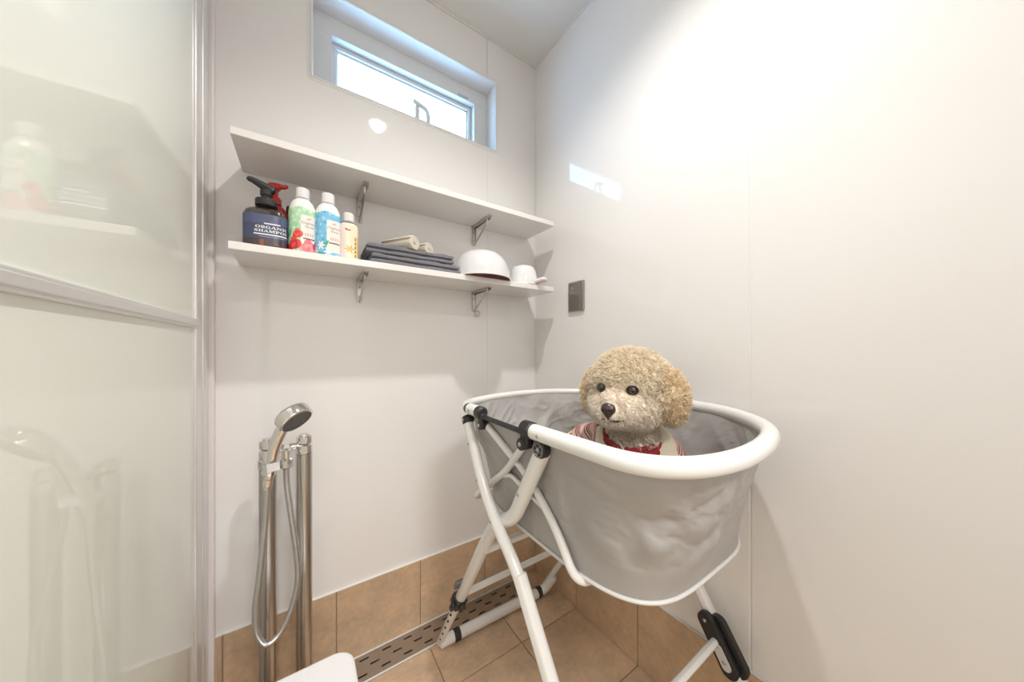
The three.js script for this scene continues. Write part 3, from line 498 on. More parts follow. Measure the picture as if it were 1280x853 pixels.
// ---------------------------------------------------------------- folding pet tub
const TC = [0.593, 0, -0.508], RIM = 0.826;
{
  const t = thing('folding_tub', 'folding pet bathtub of grey cloth on a white tube frame', 'tub', TC);
  const A = (x, y, z) => [x - TC[0], y, z - TC[2]];
  const rimPts = [[-0.253, 0.071], [-0.250, 0.165], [-0.240, 0.262], [-0.201, 0.306], [-0.123, 0.329], [0, 0.325], [0.102, 0.297], [0.18, 0.24], [0.230, 0.165], [0.246, 0.08], [0.2475, -0.02], [0.242, -0.127], [0.222, -0.21], [0.170, -0.275], [0.105, -0.312], [0, -0.33], [-0.10, -0.315], [-0.172, -0.289], [-0.222, -0.258], [-0.249, -0.212], [-0.252, -0.15], [-0.253, -0.04]];
  const loop = new THREE.CatmullRomCurve3(rimPts.map(([x, z]) => V3(x, RIM, z)), true, 'centripetal');
  // near and far half of the rim
  add(t, 'rim_tube', spline([...rimPts.slice(0, 10), [0.247, 0.055]].map(([x, z]) => [x, RIM, z]), 0.0138, 160, 20), MAT.paint, 'thick white rim tube of the near half');
  add(t, 'rim_tube', spline([[0.242, -0.127], ...rimPts.slice(12, 20), [-0.252, -0.134]].map(([x, z]) => [x, RIM, z]), 0.0095, 140, 16), MAT.paint, 'slim white rim tube of the far half');
  for (const s of [-1, 1]) {
    const q = s < 0 ? -0.2525 : 0.246, f = (x) => s < 0 ? -x : x;
    add(t, 'hinge_bar', rod([q, RIM - 0.008, 0.055], [q, RIM - 0.008, -0.125], 0.0055), MAT.black, 'black hinge bar between the rim halves');
    add(t, 'rim_joint', merge([rod([q, RIM, 0.040], [q, RIM, 0.068], 0.0158, 0.003), rod([q - 0.012, RIM - 0.028, 0.042], [q + 0.012, RIM - 0.028, 0.042], 0.0115), box(0.018, 0.026, 0.022, q, RIM - 0.016, 0.048, 0.004)]), MAT.black);
    add(t, 'rim_joint', merge([rod([q, RIM, -0.142], [q, RIM, -0.118], 0.0145, 0.004), rod([q - 0.011, RIM - 0.026, -0.118], [q + 0.011, RIM - 0.026, -0.118], 0.0105), box(0.016, 0.026, 0.018, q, RIM - 0.014, -0.122, 0.004)]), MAT.black);
    for (const [y, z] of [[RIM - 0.028, 0.042], [RIM - 0.026, -0.118]]) add(t, 'bolt', new THREE.SphereGeometry(0.0045, 12, 8).scale(0.5, 1, 1).translate(q + s * 0.0118, y, z), MAT.rivet);
    for (const [y, z] of [[RIM, 0.095], [RIM, -0.165]]) add(t, 'rivet', new THREE.SphereGeometry(0.0034, 10, 8).scale(0.5, 1, 1).translate(q + s * 0.0135, y - 0.001, z), MAT.rivet);
    add(t, 'rim_sleeve', rod([q, RIM, -0.185], [q, RIM, -0.143], 0.0135, 0.002), MAT.paint);
    add(t, 'rim_ring', rod([q, RIM, -0.197], [q, RIM, -0.187], 0.0125, 0.002), MAT.black);
  }
  const xr = (y) => 0.221 + 0.027 * (y - 0.03) / 0.77;
  for (const s of [-1, 1]) {
    const at = (off, y, z) => [s * (xr(y) + off), y, z - TC[2]];
    // leg from the far rim joint to the near foot
    const near = add(t, 'leg', bent([at(0.005, 0.787, -0.70), at(0.006, 0.66, -0.632), at(0.007, 0.595, -0.572), at(0.006, 0.54, -0.500), at(0.003, 0.36, -0.385)], 0.07, 0.0122, 90, 16), MAT.paint);
    add(near, 'leg_tube', rod(at(0.004, 0.535, -0.497), at(0, 0.016, -0.168), 0.0142), MAT.paint);
    for (const [y, z] of [[0.745, -0.678], [0.672, -0.639], [0.602, -0.580]]) add(near, 'rivet', new THREE.SphereGeometry(0.0032, 10, 8).scale(0.5, 1, 1).translate(...at(0.0185, y, z)), MAT.rivet);
    add(t, 'bolt', new THREE.SphereGeometry(0.0045, 12, 8).scale(0.5, 1, 1).translate(...at(0.0175, 0.797, -0.706)), MAT.rivet);
    add(t, 'leg_joint', merge([new THREE.SphereGeometry(0.0145, 20, 14).translate(...at(0.004, 0.795, -0.706)), rod(at(-0.012, 0.797, -0.708), at(0.016, 0.797, -0.708), 0.009)]), MAT.black);
    // thicker leg from the near rim to the far foot
    const far = add(t, 'leg', bent([at(-0.008, 0.788, -0.431), at(-0.015, 0.618, -0.540), at(-0.015, 0.583, -0.608), at(-0.013, 0.505, -0.663), at(-0.006, 0.25, -0.826)], 0.034, 0.0152, 100, 16), MAT.paint);
    add(far, 'leg_tube', rod(at(-0.006, 0.27, -0.813), at(0, 0.012, -0.980), 0.0112), MAT.paint);
    for (let k = 0; k < 5; k++) { const y = 0.20 - k * 0.036, z = -0.859 - k * 0.0232; add(far, 'adjusting_hole_plug', rod(at(0.004, y, z + 0.004), at(0.0105, y - 0.002, z + 0.006), 0.0028, 0.0003, 10), MAT.black); }  // dark plugs stand in for the adjusting holes of the leg
    for (const [y, z] of [[0.765, -0.446], [0.69, -0.495]]) add(far, 'rivet', new THREE.SphereGeometry(0.0034, 10, 8).scale(0.5, 1, 1).translate(...at(0.004, y, z)), MAT.rivet);
    // wheel-like locking knob where the thick leg meets the rim
    const k0 = at(0.006, 0.797, -0.425), k1 = at(-0.012, 0.797, -0.425);
    const knob = add(t, 'knob', rod(k0, k1, 0.0155, 0.003, 32), MAT.black, 'black locking knob');
    const spk = []; for (let i = 0; i < 5; i++) { const a = i / 5 * Math.PI * 2 + 0.3; spk.push(box(0.002, 0.0022, 0.010, 0, 0, 0.0065).rotateX(a).translate(k0[0] + s * 0.0008, k0[1], k0[2])); }
    spk.push(new THREE.TorusGeometry(0.012, 0.0014, 8, 28).rotateY(Math.PI / 2).translate(k0[0] + s * 0.0006, k0[1], k0[2]));
    add(knob, 'spoke', merge(spk), P([0.20, 0.195, 0.19], { roughness: 0.4 })); add(knob, 'bolt', new THREE.SphereGeometry(0.0042, 12, 8).scale(0.5, 1, 1).translate(k0[0] + s * 0.001, k0[1], k0[2]), MAT.rivet);
    // sliding clamp with lever on the far leg
    const dir = V3(0, -0.252, -0.167).normalize(), turn = new THREE.Quaternion().setFromUnitVectors(V3(0, -1, 0), dir), c = at(-0.004, 0.262, -0.818);
    add(t, 'clamp', merge([box(0.036, 0.042, 0.038, 0, 0, 0, 0.008), box(0.012, 0.034, 0.016, s * 0.021, -0.004, 0.006, 0.006), box(0.014, 0.03, 0.012, 0, 0.004, 0.022, 0.005)]).applyQuaternion(turn).translate(...c), MAT.black, 'black height clamp');
    add(t, 'clamp_lever', box(0.022, 0.034, 0.012, 0, 0, 0, 0.004).applyQuaternion(turn).translate(c[0] + s * 0.010, c[1] + 0.062, c[2] + 0.020), P([0.16, 0.155, 0.15], { roughness: 0.4 }), 'grey lever of the height clamp');
    // twin-plate folding joint on the near leg
    const nd = V3(0, 0.519, -0.329).normalize(), nt = new THREE.Quaternion().setFromUnitVectors(V3(0, 1, 0), nd), nc = at(-0.018, 0.285, -0.338);
    const st = (l, r) => { const q = new THREE.Shape(); q.absarc(0, l, r, 0, Math.PI); q.absarc(0, -l, r, Math.PI, Math.PI * 2); return q; };
    const plate = (l, r, h, b) => extrude(st(l, r), h, b, 12).rotateY(-Math.PI / 2);
    const pl = add(t, 'folding_joint', merge([plate(0.046, 0.0165, 0.010, 0.002).translate(s > 0 ? 0.004 : 0.006, 0, 0), plate(0.04, 0.018, 0.012, 0.002).translate(s > 0 ? 0.022 : -0.012, -0.008, 0.012)]).applyQuaternion(nt).translate(...nc), MAT.black, 'black folding joint');
    add(pl, 'joint_badge', plate(0.016, 0.0095, 0.002, 0.0006).translate(s > 0 ? -0.008 : 0.012, -0.022, 0).applyQuaternion(nt).translate(...nc), P([0.62, 0.61, 0.60], { roughness: 0.4 }));
    for (const y of [0.048, 0.0, -0.03]) add(pl, 'rivet', new THREE.SphereGeometry(0.0045, 10, 8).scale(0.6, 1, 1).translate(s > 0 ? -0.010 : 0.014, y, 0).applyQuaternion(nt).translate(...nc), MAT.rivet);
  }
  // two slim support bars: down from the rim, under the cloth and up on the other side
  const U = (p) => bent([...p.map(([o, y, z]) => [-o, y, z - TC[2]]), ...p.slice().reverse().map(([o, y, z]) => [o, y, z - TC[2]])], 0.035, 0.0078, 160, 12);
  add(t, 'support_bar', U([[0.245, 0.800, -0.624], [0.214, 0.715, -0.504], [0.213, 0.65, -0.425], [0.210, 0.573, -0.374]]), MAT.paint, 'slim white bar under the near end of the cloth');
  add(t, 'support_bar', U([[0.243, 0.800, -0.470], [0.218, 0.70, -0.585], [0.212, 0.573, -0.755]]), MAT.paint, 'slim white bar under the far end of the cloth');
  for (const s of [-1, 1]) add(t, 'link', bent([[s * 0.217, 0.684, -0.606 - TC[2]], [s * 0.215, 0.698, -0.566 - TC[2]], [s * 0.214, 0.690, -0.540 - TC[2]], [s * 0.213, 0.672, -0.462 - TC[2]]], 0.016, 0.0052, 40, 10), MAT.paint);
  for (const [y, z, r] of [[0.29, -0.342, 0.0085], [0.296, -0.792, 0.0085], [0.495, -0.652, 0.0095]]) add(t, 'crossbar', rod([-xr(y) + 0.004, y, z - TC[2]], [xr(y) - 0.004, y, z - TC[2]], r), MAT.paint);
  for (const [z, n] of [[-0.972, 1], [-0.160, -1]]) {
    const q = z - TC[2], e = n * 0.03;
    const fb = add(t, 'foot_bar', bent([[-0.218, 0.0185, q], [0.206, 0.0185, q + n * 0.014], [0.226, 0.075, q + n * 0.04]], 0.035, 0.0172, 60, 18), MAT.paint);
    for (const x of [-0.165, 0.176]) add(fb, 'rubber_sleeve', rod([x - 0.011, 0.019, q + n * 0.006 * (x > 0 ? 2 : 0.3)], [x + 0.011, 0.019, q + n * 0.006 * (x > 0 ? 2 : 0.4)], 0.0188, 0.002), MAT.rubber, 'black rubber sleeve');
  }
  // cloth: from the rim down to a smaller rounded floor
  const N = 240, M = 56, top = [], bot = [], ang = (p) => Math.atan2(p[1] / 0.33, p[0] / 0.25);
  const fine = Array.from({ length: 1200 }, (_, i) => { const p = loop.getPoint(i / 1200); return [p.x, p.z]; }), ph = fine.map(ang);
  for (let i = 0; i < N; i++) {
    const a = -Math.PI + (i + 0.5) / N * Math.PI * 2; let best = 0, bd = 9;
    ph.forEach((q, k) => { let d = Math.abs(q - a); d = Math.min(d, Math.PI * 2 - d); if (d < bd) { bd = d; best = k; } });
    const [x, z] = fine[best], l = Math.hypot(x, z), near = z > 0.07 ? 0.008 : 0.006; top.push([x * (1 - near / l), z * (1 - near / l)]);
    const e = 4.2, ca = Math.cos(a), sa = Math.sin(a), k = Math.pow(Math.pow(Math.abs(ca), e) + Math.pow(Math.abs(sa), e), -1 / e); bot.push([ca * k * 0.198, sa * k * 0.250]);
  }
  const FLOOR = 0.586, pos = [], uv = [], ind = [];
  for (let j = 0; j <= M; j++) for (let i = 0; i <= N; i++) {
    const w = i % N, v = j / M, a = -Math.PI + (w + 0.5) / N * Math.PI * 2, side = Math.pow(Math.abs(Math.cos(a)), 3);
    const s = mix(v, 1 - Math.pow(1 - v, 3), 0.8 * side); let x = mix(top[w][0], bot[w][0], s), z = mix(top[w][1], bot[w][1], s), y = mix(RIM - 0.004, FLOOR, v);
    const l = Math.hypot(x, z), env = Math.sin(Math.PI * Math.min(1, v * 1.15 + 0.04)), cx = Math.cos(a), sz = Math.sin(a);
    const rg = (q, w2) => { const k = 1 - Math.abs(q) * w2; return k > 0 ? k * k : 0; };                       // narrow crease
    const w1 = noise.noise(cx * 2.6 + v * 1.6, sz * 2.6 - v * 1.2, 4.2), w2 = noise.noise(cx * 4.5 - v * 2.6, sz * 4.5 + v * 1.4, 9.1), w3 = noise.noise(cx * 7 + v * 4, sz * 7 - v * 5, 1.7);
    let d = 0.026 * Math.abs(w1) - 0.007 + 0.014 * Math.abs(w2) + 0.006 * Math.abs(w3) * smooth(-0.2, 0.3, w1) + 0.003 * rg(w2, 5) - 0.003 * rg(w3, 6) + 0.0012 * fbm(cx * 30, sz * 30, v * 18, 2);
    d *= env * (side > 0.85 ? 0.5 : 1) * 1.0; x += x / l * d; z += z / l * d;
    if (Math.abs(cx) > 0.9 && v < 0.03) y -= 0; pos.push(x, y, z); uv.push(i / N * 8, v * 1.2);
  }
  for (let j = 0; j < M; j++) for (let i = 0; i < N; i++) { const a = j * (N + 1) + i, b = a + N + 1; ind.push(a, a + 1, b, a + 1, b + 1, b); }
  const K = 14; let base = pos.length / 3;
  for (let j = 0; j <= K; j++) for (let i = 0; i <= N; i++) { const w = i % N, q = 1 - j / K, x = bot[w][0] * q, z = bot[w][1] * q; pos.push(x, FLOOR - 0.006 * (1 - q * q) + 0.004 * (1 - q) * fbm(x * 14, z * 14, 2, 2), z); uv.push(x * 4, z * 4); }
  for (let j = 0; j < K; j++) for (let i = 0; i < N; i++) { const a = base + j * (N + 1) + i, b = a + N + 1; ind.push(a, a + 1, b, a + 1, b + 1, b); }
  const g = new THREE.BufferGeometry(); g.setAttribute('position', new THREE.Float32BufferAttribute(pos, 3)); g.setAttribute('uv', new THREE.Float32BufferAttribute(uv, 2)); g.setIndex(ind); g.computeVertexNormals();
  const cloth = add(t, 'cloth', g, P([0.41, 0.395, 0.385], { roughness: 0.42, side: THREE.DoubleSide, sheen: 0.2, sheenRoughness: 0.5 }), 'grey waterproof cloth');
  add(cloth, 'piping', new THREE.TubeGeometry(new THREE.CatmullRomCurve3(bot.filter((_, i) => i % 4 === 0).map(([x, z]) => V3(x * 1.008, FLOOR - 0.001, z * 1.008)), true), 240, 0.0034, 8, true), P([0.74, 0.73, 0.72], { roughness: 0.4 }), 'pale piping along the bottom seam');
  const seam = []; for (const s of [-1, 1]) { const idx = s < 0 ? 0 : N / 2; const pts = []; for (let j = 2; j <= M; j += 6) { const k = (j * (N + 1) + idx) * 3; pts.push([pos[k] - s * 0.001, pos[k + 1], pos[k + 2]]); } seam.push(spline(pts, 0.0016, 40, 6)); }
  add(cloth, 'seam', merge(seam), P([0.40, 0.39, 0.38], { roughness: 0.6 }));
  const hk = []; for (const [x, z] of [[0.166, -0.279], [0.236, 0.02]]) hk.push(new THREE.TorusGeometry(0.008, 0.0022, 8, 20).translate(x, RIM - 0.002, z));
  add(cloth, 'hook', hk[0], MAT.black); add(cloth, 'strap', box(0.003, 0.05, 0.006, 0.224, RIM - 0.034, 0.058, 0.001), P([0.13, 0.125, 0.12], { roughness: 0.6 }), 'dark strap edge');
}

// ---------------------------------------------------------------- the dog in the tub
{
  const HP = [0.650, 0.868, -0.465], YAW = -1.32, cy = Math.cos(YAW), sy = Math.sin(YAW);
  const dog = thing('dog', 'small fluffy cream poodle in a plaid shirt sitting in the tub', 'dog', [0.665, 0.586, -0.52]);
  const DO = [0.665, 0.586, -0.52];
  const loc = (x, y, z) => { const dx = x - HP[0], dz = z - HP[2]; return [cy * dx - sy * dz, y - HP[1], sy * dx + cy * dz]; };
  const wld = (x, y, z) => [HP[0] + cy * x + sy * z - DO[0], HP[1] + y - DO[1], HP[2] - sy * x + cy * z - DO[2]];
  const headSdf = (X, Y, Z) => {
    let d = ell(X, Y, Z, [0, 0.022, -0.006], [0.086, 0.077, 0.084]);
    const ax = Math.abs(X);
    d = smin(d, ell(X, Y, Z, [0, -0.034, 0.070], [0.044, 0.030, 0.046]), 0.022);      // muzzle
    d = smin(d, ell(ax, Y, Z, [0.032, -0.032, 0.036], [0.042, 0.034, 0.044]), 0.024);   // cheeks
    d = smin(d, ell(X, Y, Z, [0, -0.008, 0.082], [0.020, 0.018, 0.034]), 0.016);       // bridge of the nose
    d = smin(d, ell(ax, Y, Z, [0.090, -0.008, -0.010], [0.024, 0.050, 0.040]), 0.026);  // hanging ears
    d = smin(d, cap(X, Y, Z, [0, -0.04, -0.01], [0.002, -0.15, -0.018], 0.044, 0.052), 0.03); // neck
    const fl = smooth(0.09, 0.05, Z) + 0.25; d -= 0.004 * fl * (1 + smooth(0.07, 0.1, ax)) * noise.noise(X * 95, Y * 95, Z * 95) + 0.0025;
    d = Math.max(d, -ell(ax, Y, Z, [0.035, 0.015, 0.088], [0.012, 0.0105, 0.012]));      // eye sockets
    return d;
  };
  const torso = (x, y, z) => {
    let d = ell(x, y, z, [0.672, 0.690, -0.478], [0.080, 0.088, 0.082]);
    d = smin(d, ell(x, y, z, [0.706, 0.684, -0.458], [0.073, 0.078, 0.085]), 0.03); d = smin(d, ell(x, y, z, [0.702, 0.676, -0.585], [0.074, 0.080, 0.10]), 0.03);
    d = smin(d, ell(x, y, z, [0.700, 0.660, -0.668], [0.072, 0.070, 0.062]), 0.03);
    return d;
  };
  const legs = (x, y, z) => {
    let d = 9; for (const [a, b] of [[[0.612, 0.66, -0.50], [0.575, 0.602, -0.512]], [[0.640, 0.66, -0.415], [0.602, 0.602, -0.402]]]) { d = Math.min(d, cap(x, y, z, a, b, 0.026, 0.019)); d = smin(d, ell(x, y, z, [b[0] - 0.016, 0.603, b[2]], [0.024, 0.0165, 0.019]), 0.01); }
    for (const s of [-1, 1]) d = smin(d, cap(x, y, z, [0.69 + s * 0.055, 0.635, -0.655], [0.635 + s * 0.06, 0.605, -0.62], 0.034, 0.0185), 0.02);
    return smin(d, cap(x, y, z, [0.715, 0.64, -0.70], [0.745, 0.625, -0.715], 0.014, 0.018), 0.02);
  };
  const body = (x, y, z) => { const [X, Y, Z] = loc(x, y, z); if (Math.hypot(X, Y, Z) > 0.22) return smin(torso(x, y, z), legs(x, y, z), 0.02); return smin(smin(torso(x, y, z), legs(x, y, z), 0.02), headSdf(X, Y, Z), 0.018); };
  const coat = (X, Y, Z) => { // pigment of the coat: apricot ears and crown, paler muzzle and neck
    const ear = smooth(0.07, 0.10, Math.abs(X)), pale = smooth(0.02, 0.075, Z) * smooth(0.05, -0.01, Y), neck = smooth(-0.075, -0.11, Y) * (1 - ear), n = fbm(X * 40, Y * 40, Z * 40, 2);
    let c = [0.98, 0.85, 0.65]; const to = (q, k) => { c = c.map((v, i) => mix(v, q[i], clamp(k))); };
    to([0.92, 0.70, 0.43], ear * (0.75 + 0.8 * n)); to([0.98, 0.865, 0.73], pale * 0.95); to([0.90, 0.78, 0.67], neck * 0.9);
    to([0.68, 0.48, 0.26], 0.4 * smooth(0.30, 0.5, n)); return c;
  };
  const colored = (g, off) => { const a = g.attributes.position, c = new Float32Array(a.count * 3); for (let i = 0; i < a.count; i++) c.set(coat(...loc(a.getX(i), a.getY(i), a.getZ(i))), i * 3); g.setAttribute('color', new THREE.BufferAttribute(c, 3)); return g; };
  const headG = colored(surfaceNet(body, [0.49, 0.575, -0.775], [0.80, 0.995, -0.30], 0.0036));
  add(dog, 'body', headG.clone().translate(-DO[0], -DO[1], -DO[2]), new THREE.MeshPhysicalMaterial({ vertexColors: true, roughness: 0.9 }));
  // curls: short bent strands rooted on the skin
  const strand = new THREE.TubeGeometry(new THREE.CatmullRomCurve3([V3(0, -0.1, 0), V3(0.03, 0.2, 0.06), V3(-0.02, 0.45, 0.20), V3(-0.14, 0.68, 0.12), V3(-0.10, 0.86, -0.06), V3(0.06, 0.96, -0.10)]), 7, 0.052, 3, false);
  { const a = strand.attributes.position; for (let i = 0; i <= 7; i++) { const k = [1, 1, 1, 0.95, 0.85, 0.7, 0.5, 0.15][i]; let mx = 0, my = 0, mz = 0; for (let j = 0; j < 3; j++) { mx += a.getX(i * 4 + j) / 3; my += a.getY(i * 4 + j) / 3; mz += a.getZ(i * 4 + j) / 3; } for (let j = 0; j < 4; j++) { const q = i * 4 + j; a.setXYZ(q, mx + (a.getX(q) - mx) * k, my + (a.getY(q) - my) * k, mz + (a.getZ(q) - mz) * k); } } }
  const r = mulberry(99), A = headG.attributes.position, Nn = headG.attributes.normal, I = headG.index.array, area = []; let total = 0;
  const va = V3(), vb = V3(), vc = V3();
  for (let f = 0; f < I.length; f += 3) { va.fromBufferAttribute(A, I[f]); vb.fromBufferAttribute(A, I[f + 1]); vc.fromBufferAttribute(A, I[f + 2]); total += vb.clone().sub(va).cross(vc.clone().sub(va)).length() / 2; area.push(total); }
  const want = 80000, mats = [], cols = []; let f = 0;
  for (let k = 0; k < want; k++) {
    const s = (k + r()) / want * total; while (area[f] < s && f < area.length - 1) f++;
    let u = r(), v = r(); if (u + v > 1) { u = 1 - u; v = 1 - v; } const [i, j, l] = [I[f * 3], I[f * 3 + 1], I[f * 3 + 2]];
    const p = V3().fromBufferAttribute(A, i).multiplyScalar(1 - u - v).addScaledVector(V3().fromBufferAttribute(A, j), u).addScaledVector(V3().fromBufferAttribute(A, l), v);
    const n = V3().fromBufferAttribute(Nn, i).multiplyScalar(1 - u - v).addScaledVector(V3().fromBufferAttribute(Nn, j), u).addScaledVector(V3().fromBufferAttribute(Nn, l), v).normalize();
    const [X, Y, Z] = loc(p.x, p.y, p.z); if (Y < -0.08 && p.y < 0.768 - 0.38 * (-0.77 * (p.x - 0.668) + 0.637 * (p.z + 0.476))) continue;
    const eye = Math.min(Math.hypot(X - 0.035, Y - 0.016, Z - 0.081), Math.hypot(X + 0.035, Y - 0.016, Z - 0.081)), nose = Math.hypot(X, (Y + 0.020) * 1.1, Z - 0.118);
    if (eye < 0.0118 || nose < 0.021) continue; if (Z > 0.085 && Math.abs(Y + 0.0455) < 0.004 && Math.abs(X) < 0.030) continue;
    const muzzle = smooth(0.03, 0.08, Z) * smooth(0.03, 0.0, Y), ear = smooth(0.075, 0.1, Math.abs(X));
    let L = mix(0.0120, 0.0085, muzzle); L = mix(L, 0.0135, ear); L *= smooth(0.008, 0.035, eye) * 0.6 + 0.4; L *= 0.75 + 0.5 * r();
    // neighbouring strands lean the same way, so that they clump into curls
    const c1 = noise.noise(p.x * 75, p.y * 75, p.z * 75), c2 = noise.noise(p.x * 75 + 31, p.y * 75, p.z * 75), c3 = noise.noise(p.x * 75, p.y * 75 + 17, p.z * 75), lean = mix(0.9, 0.55, muzzle);
    const dir = n.clone().add(V3(c1, c2 - 0.12, c3).multiplyScalar(lean * 1.5)).add(V3(r() - 0.5, r() - 0.5, r() - 0.5).multiplyScalar(0.5));
    if (muzzle > 0.3) { const [wx, , wz] = [sy, 0, cy]; dir.add(V3(-wx * 0.35, -0.5, -wz * 0.35)); } if (dir.dot(n) < 0.1) dir.addScaledVector(n, 0.5); dir.normalize();
    const q = new THREE.Quaternion().setFromUnitVectors(V3(0, 1, 0), dir).multiply(new THREE.Quaternion().setFromAxisAngle(V3(0, 1, 0), c1 * 9 + r() * 1.2)), w = L * mix(1, 0.8, ear) * (muzzle > 0.5 ? 1.25 : 1);
    mats.push(new THREE.Matrix4().compose(p.sub(V3(...DO)), q, V3(w, L, w)));
    const b = 0.9 + 0.22 * r(), co = coat(X, Y, Z); cols.push(new THREE.Color().setRGB(co[0] * b, co[1] * b, co[2] * b));
  }
  const fur = new THREE.InstancedMesh(strand, new THREE.MeshPhysicalMaterial({ roughness: 0.8, color: 0xffffff }), mats.length); fur.name = 'fur'; fur.userData = { kind: 'stuff', label: 'curly cream and apricot fur' };
  mats.forEach((m, i) => { fur.setMatrixAt(i, m); fur.setColorAt(i, cols[i]); }); fur.castShadow = fur.receiveShadow = true; dog.add(fur);
  const face = (geo) => geo.rotateY(YAW).translate(...wld(0, 0, 0));
  for (const s of [-1, 1]) {
    const e = add(dog, 'eye', face(new THREE.SphereGeometry(0.0098, 24, 18).translate(s * 0.035, 0.016, 0.0735)), P([0.012, 0.007, 0.005], { roughness: 0.08, clearcoat: 1, clearcoatRoughness: 0.02 }), 'dark brown eye');
    add(e, 'eyelid', face(new THREE.TorusGeometry(0.0100, 0.0018, 8, 28).scale(1.12, 0.88, 1).rotateX(-0.1).rotateY(s * 0.38).translate(s * 0.036, 0.016, 0.0765)), P([0.03, 0.018, 0.012], { roughness: 0.6 }));
  }
  const ng = surfaceNet((x, y, z) => { const a = Math.abs(x); let d = ell(x, y, z, [0, 0, 0], [0.0145, 0.0105, 0.0095]); d = smin(d, ell(x, y, z, [0, -0.008, -0.001], [0.006, 0.008, 0.007]), 0.006); return Math.max(d, -ell(a, y, z, [0.0058, -0.0025, 0.010], [0.0033, 0.0026, 0.005])); }, [-0.018, -0.02, -0.014], [0.018, 0.014, 0.014], 0.0011);
  add(dog, 'nose', face(ng.scale(1.12, 1.3, 1.2).translate(0, -0.023, 0.1165)), P([0.060, 0.032, 0.028], { roughness: 0.3, clearcoat: 0.3, clearcoatRoughness: 0.3 }), 'dark brown nose');
  add(dog, 'mouth', face(merge([spline([[0, -0.035, 0.1175], [0, -0.043, 0.1165], [0.012, -0.047, 0.1135], [0.027, -0.045, 0.1045]], 0.0028, 30, 8), spline([[0, -0.043, 0.1165], [-0.010, -0.046, 0.1135], [-0.018, -0.046, 0.109]], 0.0022, 24, 8)])), P([0.045, 0.018, 0.014], { roughness: 0.6 }), 'dark closed mouth');
  // shirt: cream front panels and striped sleeves over the trunk
  const CY = Math.atan2(-0.75, 0.62), cc = Math.cos(CY), cs = Math.sin(CY), neckP = [0.668, 0.755, -0.476];
  const lat = (x, z) => cc * (x - neckP[0]) - cs * (z - neckP[2]), fwd = (x, z) => cs * (x - neckP[0]) + cc * (z - neckP[2]);
  const shirt = (off, extra = 0) => (x, y, z) => {
    let d = torso(x, y, z) - off; d = smin(d, ell(x, y, z, [0.678, 0.704, -0.466], [0.098 + extra, 0.066 + extra, 0.102 + extra]) - off * 0.5, 0.03);
    d = smin(d, cap(x, y, z, [0.668, 0.70, -0.476], [0.672, 0.765, -0.478], 0.08 + extra, 0.066 + extra), 0.02);
    const h = cap(x, y, z, [0.66, 0.90, -0.47], [0.664, 0.735, -0.472], 0.066, 0.060); d = Math.max(d, -h);
    d += 0.0022 * fbm(x * 28, y * 18, z * 28, 2);
    return Math.max(d, 0.60 - y, (y - 0.772 + 0.62 * fwd(x, z)) * 0.85, -0.665 - z);
  };
  const plaid = canvasTex(512, 512, (c, w, h) => {
    c.fillStyle = '#d9a99f'; c.fillRect(0, 0, w, h);
    for (let k = 0; k < 8; k++) { const y = k * 64; c.fillStyle = '#e3bcb2'; c.fillRect(0, y, w, 22); c.fillStyle = '#c08a86'; c.fillRect(0, y + 22, w, 12); c.fillStyle = '#4a2d31'; c.fillRect(0, y + 36, w, 5); c.fillStyle = '#f0ddd2'; c.fillRect(0, y + 43, w, 5); c.fillStyle = '#5a3438'; c.fillRect(0, y + 51, w, 6); }
    c.globalAlpha = 0.35; for (let k = 0; k < 4; k++) { c.fillStyle = '#8b4b4e'; c.fillRect(k * 128 + 30, 0, 14, h); c.fillStyle = '#f5e6de'; c.fillRect(k * 128 + 60, 0, 8, h); } c.globalAlpha = 1;
  }); plaid.wrapS = plaid.wrapT = THREE.RepeatWrapping;
  const split = (g, keep, uvf) => { const p = g.attributes.position, out = []; for (let q = 0; q < g.index.count; q += 3) { const t3 = [0, 1, 2].map((k) => g.index.array[q + k]); const m = [0, 1, 2].map((k) => t3.reduce((s, i) => s + p.array[i * 3 + k], 0) / 3); if (keep(...m)) out.push(...t3); } const n = g.clone(); n.setIndex(out); if (uvf) { const u = n.attributes.uv; for (let i = 0; i < p.count; i++) u.setXY(i, ...uvf(p.getX(i), p.getY(i), p.getZ(i))); } return n.translate(-DO[0], -DO[1], -DO[2]); };
  const front = (x, y, z) => fwd(x, z) > -0.06 && Math.abs(lat(x, z) - 0.006) < 0.088 + 0.55 * (0.75 - y) * 0.3 && y < 0.9;
  const sg = surfaceNet(shirt(0.010), [0.52, 0.59, -0.69], [0.82, 0.83, -0.33], 0.004);
  const sg2 = surfaceNet(shirt(0.014, 0.004), [0.52, 0.59, -0.69], [0.82, 0.83, -0.33], 0.004);
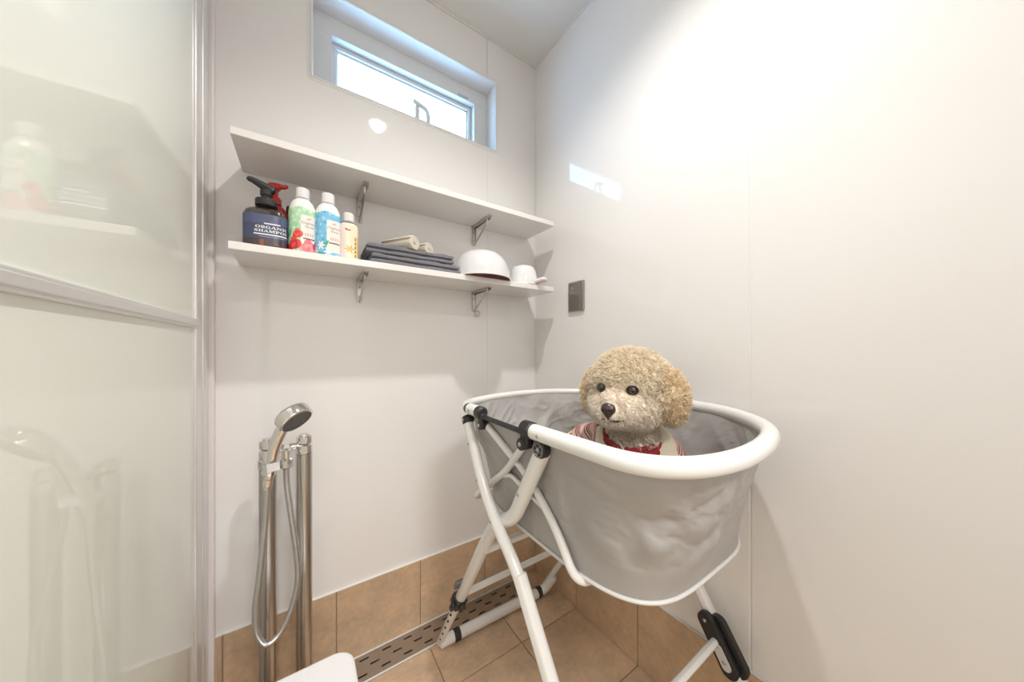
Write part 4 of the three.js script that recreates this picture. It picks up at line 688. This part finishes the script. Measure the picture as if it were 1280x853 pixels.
  add(dog, 'shirt_front', split(sg2, front), P([0.80, 0.73, 0.56], { roughness: 0.85, side: THREE.DoubleSide }), 'cream front of the shirt');
  add(dog, 'shirt_sides', split(sg, (...m) => !front(...m), (x, y, z) => [lat(x, z) * 5, (y + 0.35 * fwd(x, z)) * 7.5]), P([1, 1, 1], { map: plaid, roughness: 0.85, side: THREE.DoubleSide }), 'pink and black striped cloth of the shirt');
  // red neckerchief: two twisted folds round the neck and a tied end
  const ringPts = (rad, dy, tilt, ph) => Array.from({ length: 28 }, (_, k) => { const a = k / 28 * Math.PI * 2, f0 = Math.cos(a), s0 = Math.sin(a), rr = rad * (1 + 0.03 * Math.sin(a * 5 + ph)); const x = neckP[0] - 0.004 + cc * s0 * rr + cs * f0 * rr, z = neckP[2] + 0.004 - cs * s0 * rr + cc * f0 * rr; return [x - DO[0], 0.766 + dy - tilt * f0 - tilt * 0.15 + 0.002 * Math.sin(a * 4 + ph) - DO[1], z - DO[2]]; });
  const redC = P([0.30, 0.020, 0.024], { roughness: 0.8 });
  const ker = add(dog, 'neckerchief', merge([spline(ringPts(0.0615, 0.003, 0.021, 0), 0.0058, 120, 10, true), spline(ringPts(0.0640, -0.006, 0.021, 2), 0.0054, 120, 10, true)]), redC, 'red neckerchief');
  add(ker, 'tie', (() => { const p = (l, y, f0) => [neckP[0] + cc * l + cs * f0 - DO[0], y - DO[1], neckP[2] - cs * l + cc * f0 - DO[2]]; return spline([p(-0.01, 0.742, 0.068), p(0.012, 0.737, 0.074), p(0.034, 0.738, 0.071), p(0.052, 0.744, 0.058)], 0.0085, 30, 10); })(), redC);
  add(ker, 'lead_cord', (() => { const p = (l, y, f0) => [neckP[0] + cc * l + cs * f0 - DO[0], y - DO[1], neckP[2] - cs * l + cc * f0 - DO[2]]; return spline([p(-0.026, 0.757, 0.068), p(-0.018, 0.744, 0.076), p(-0.012, 0.728, 0.082)], 0.0014, 20, 8); })(), P([0.72, 0.62, 0.40], { roughness: 0.5 }));
}
renderer.render(scene, camera);
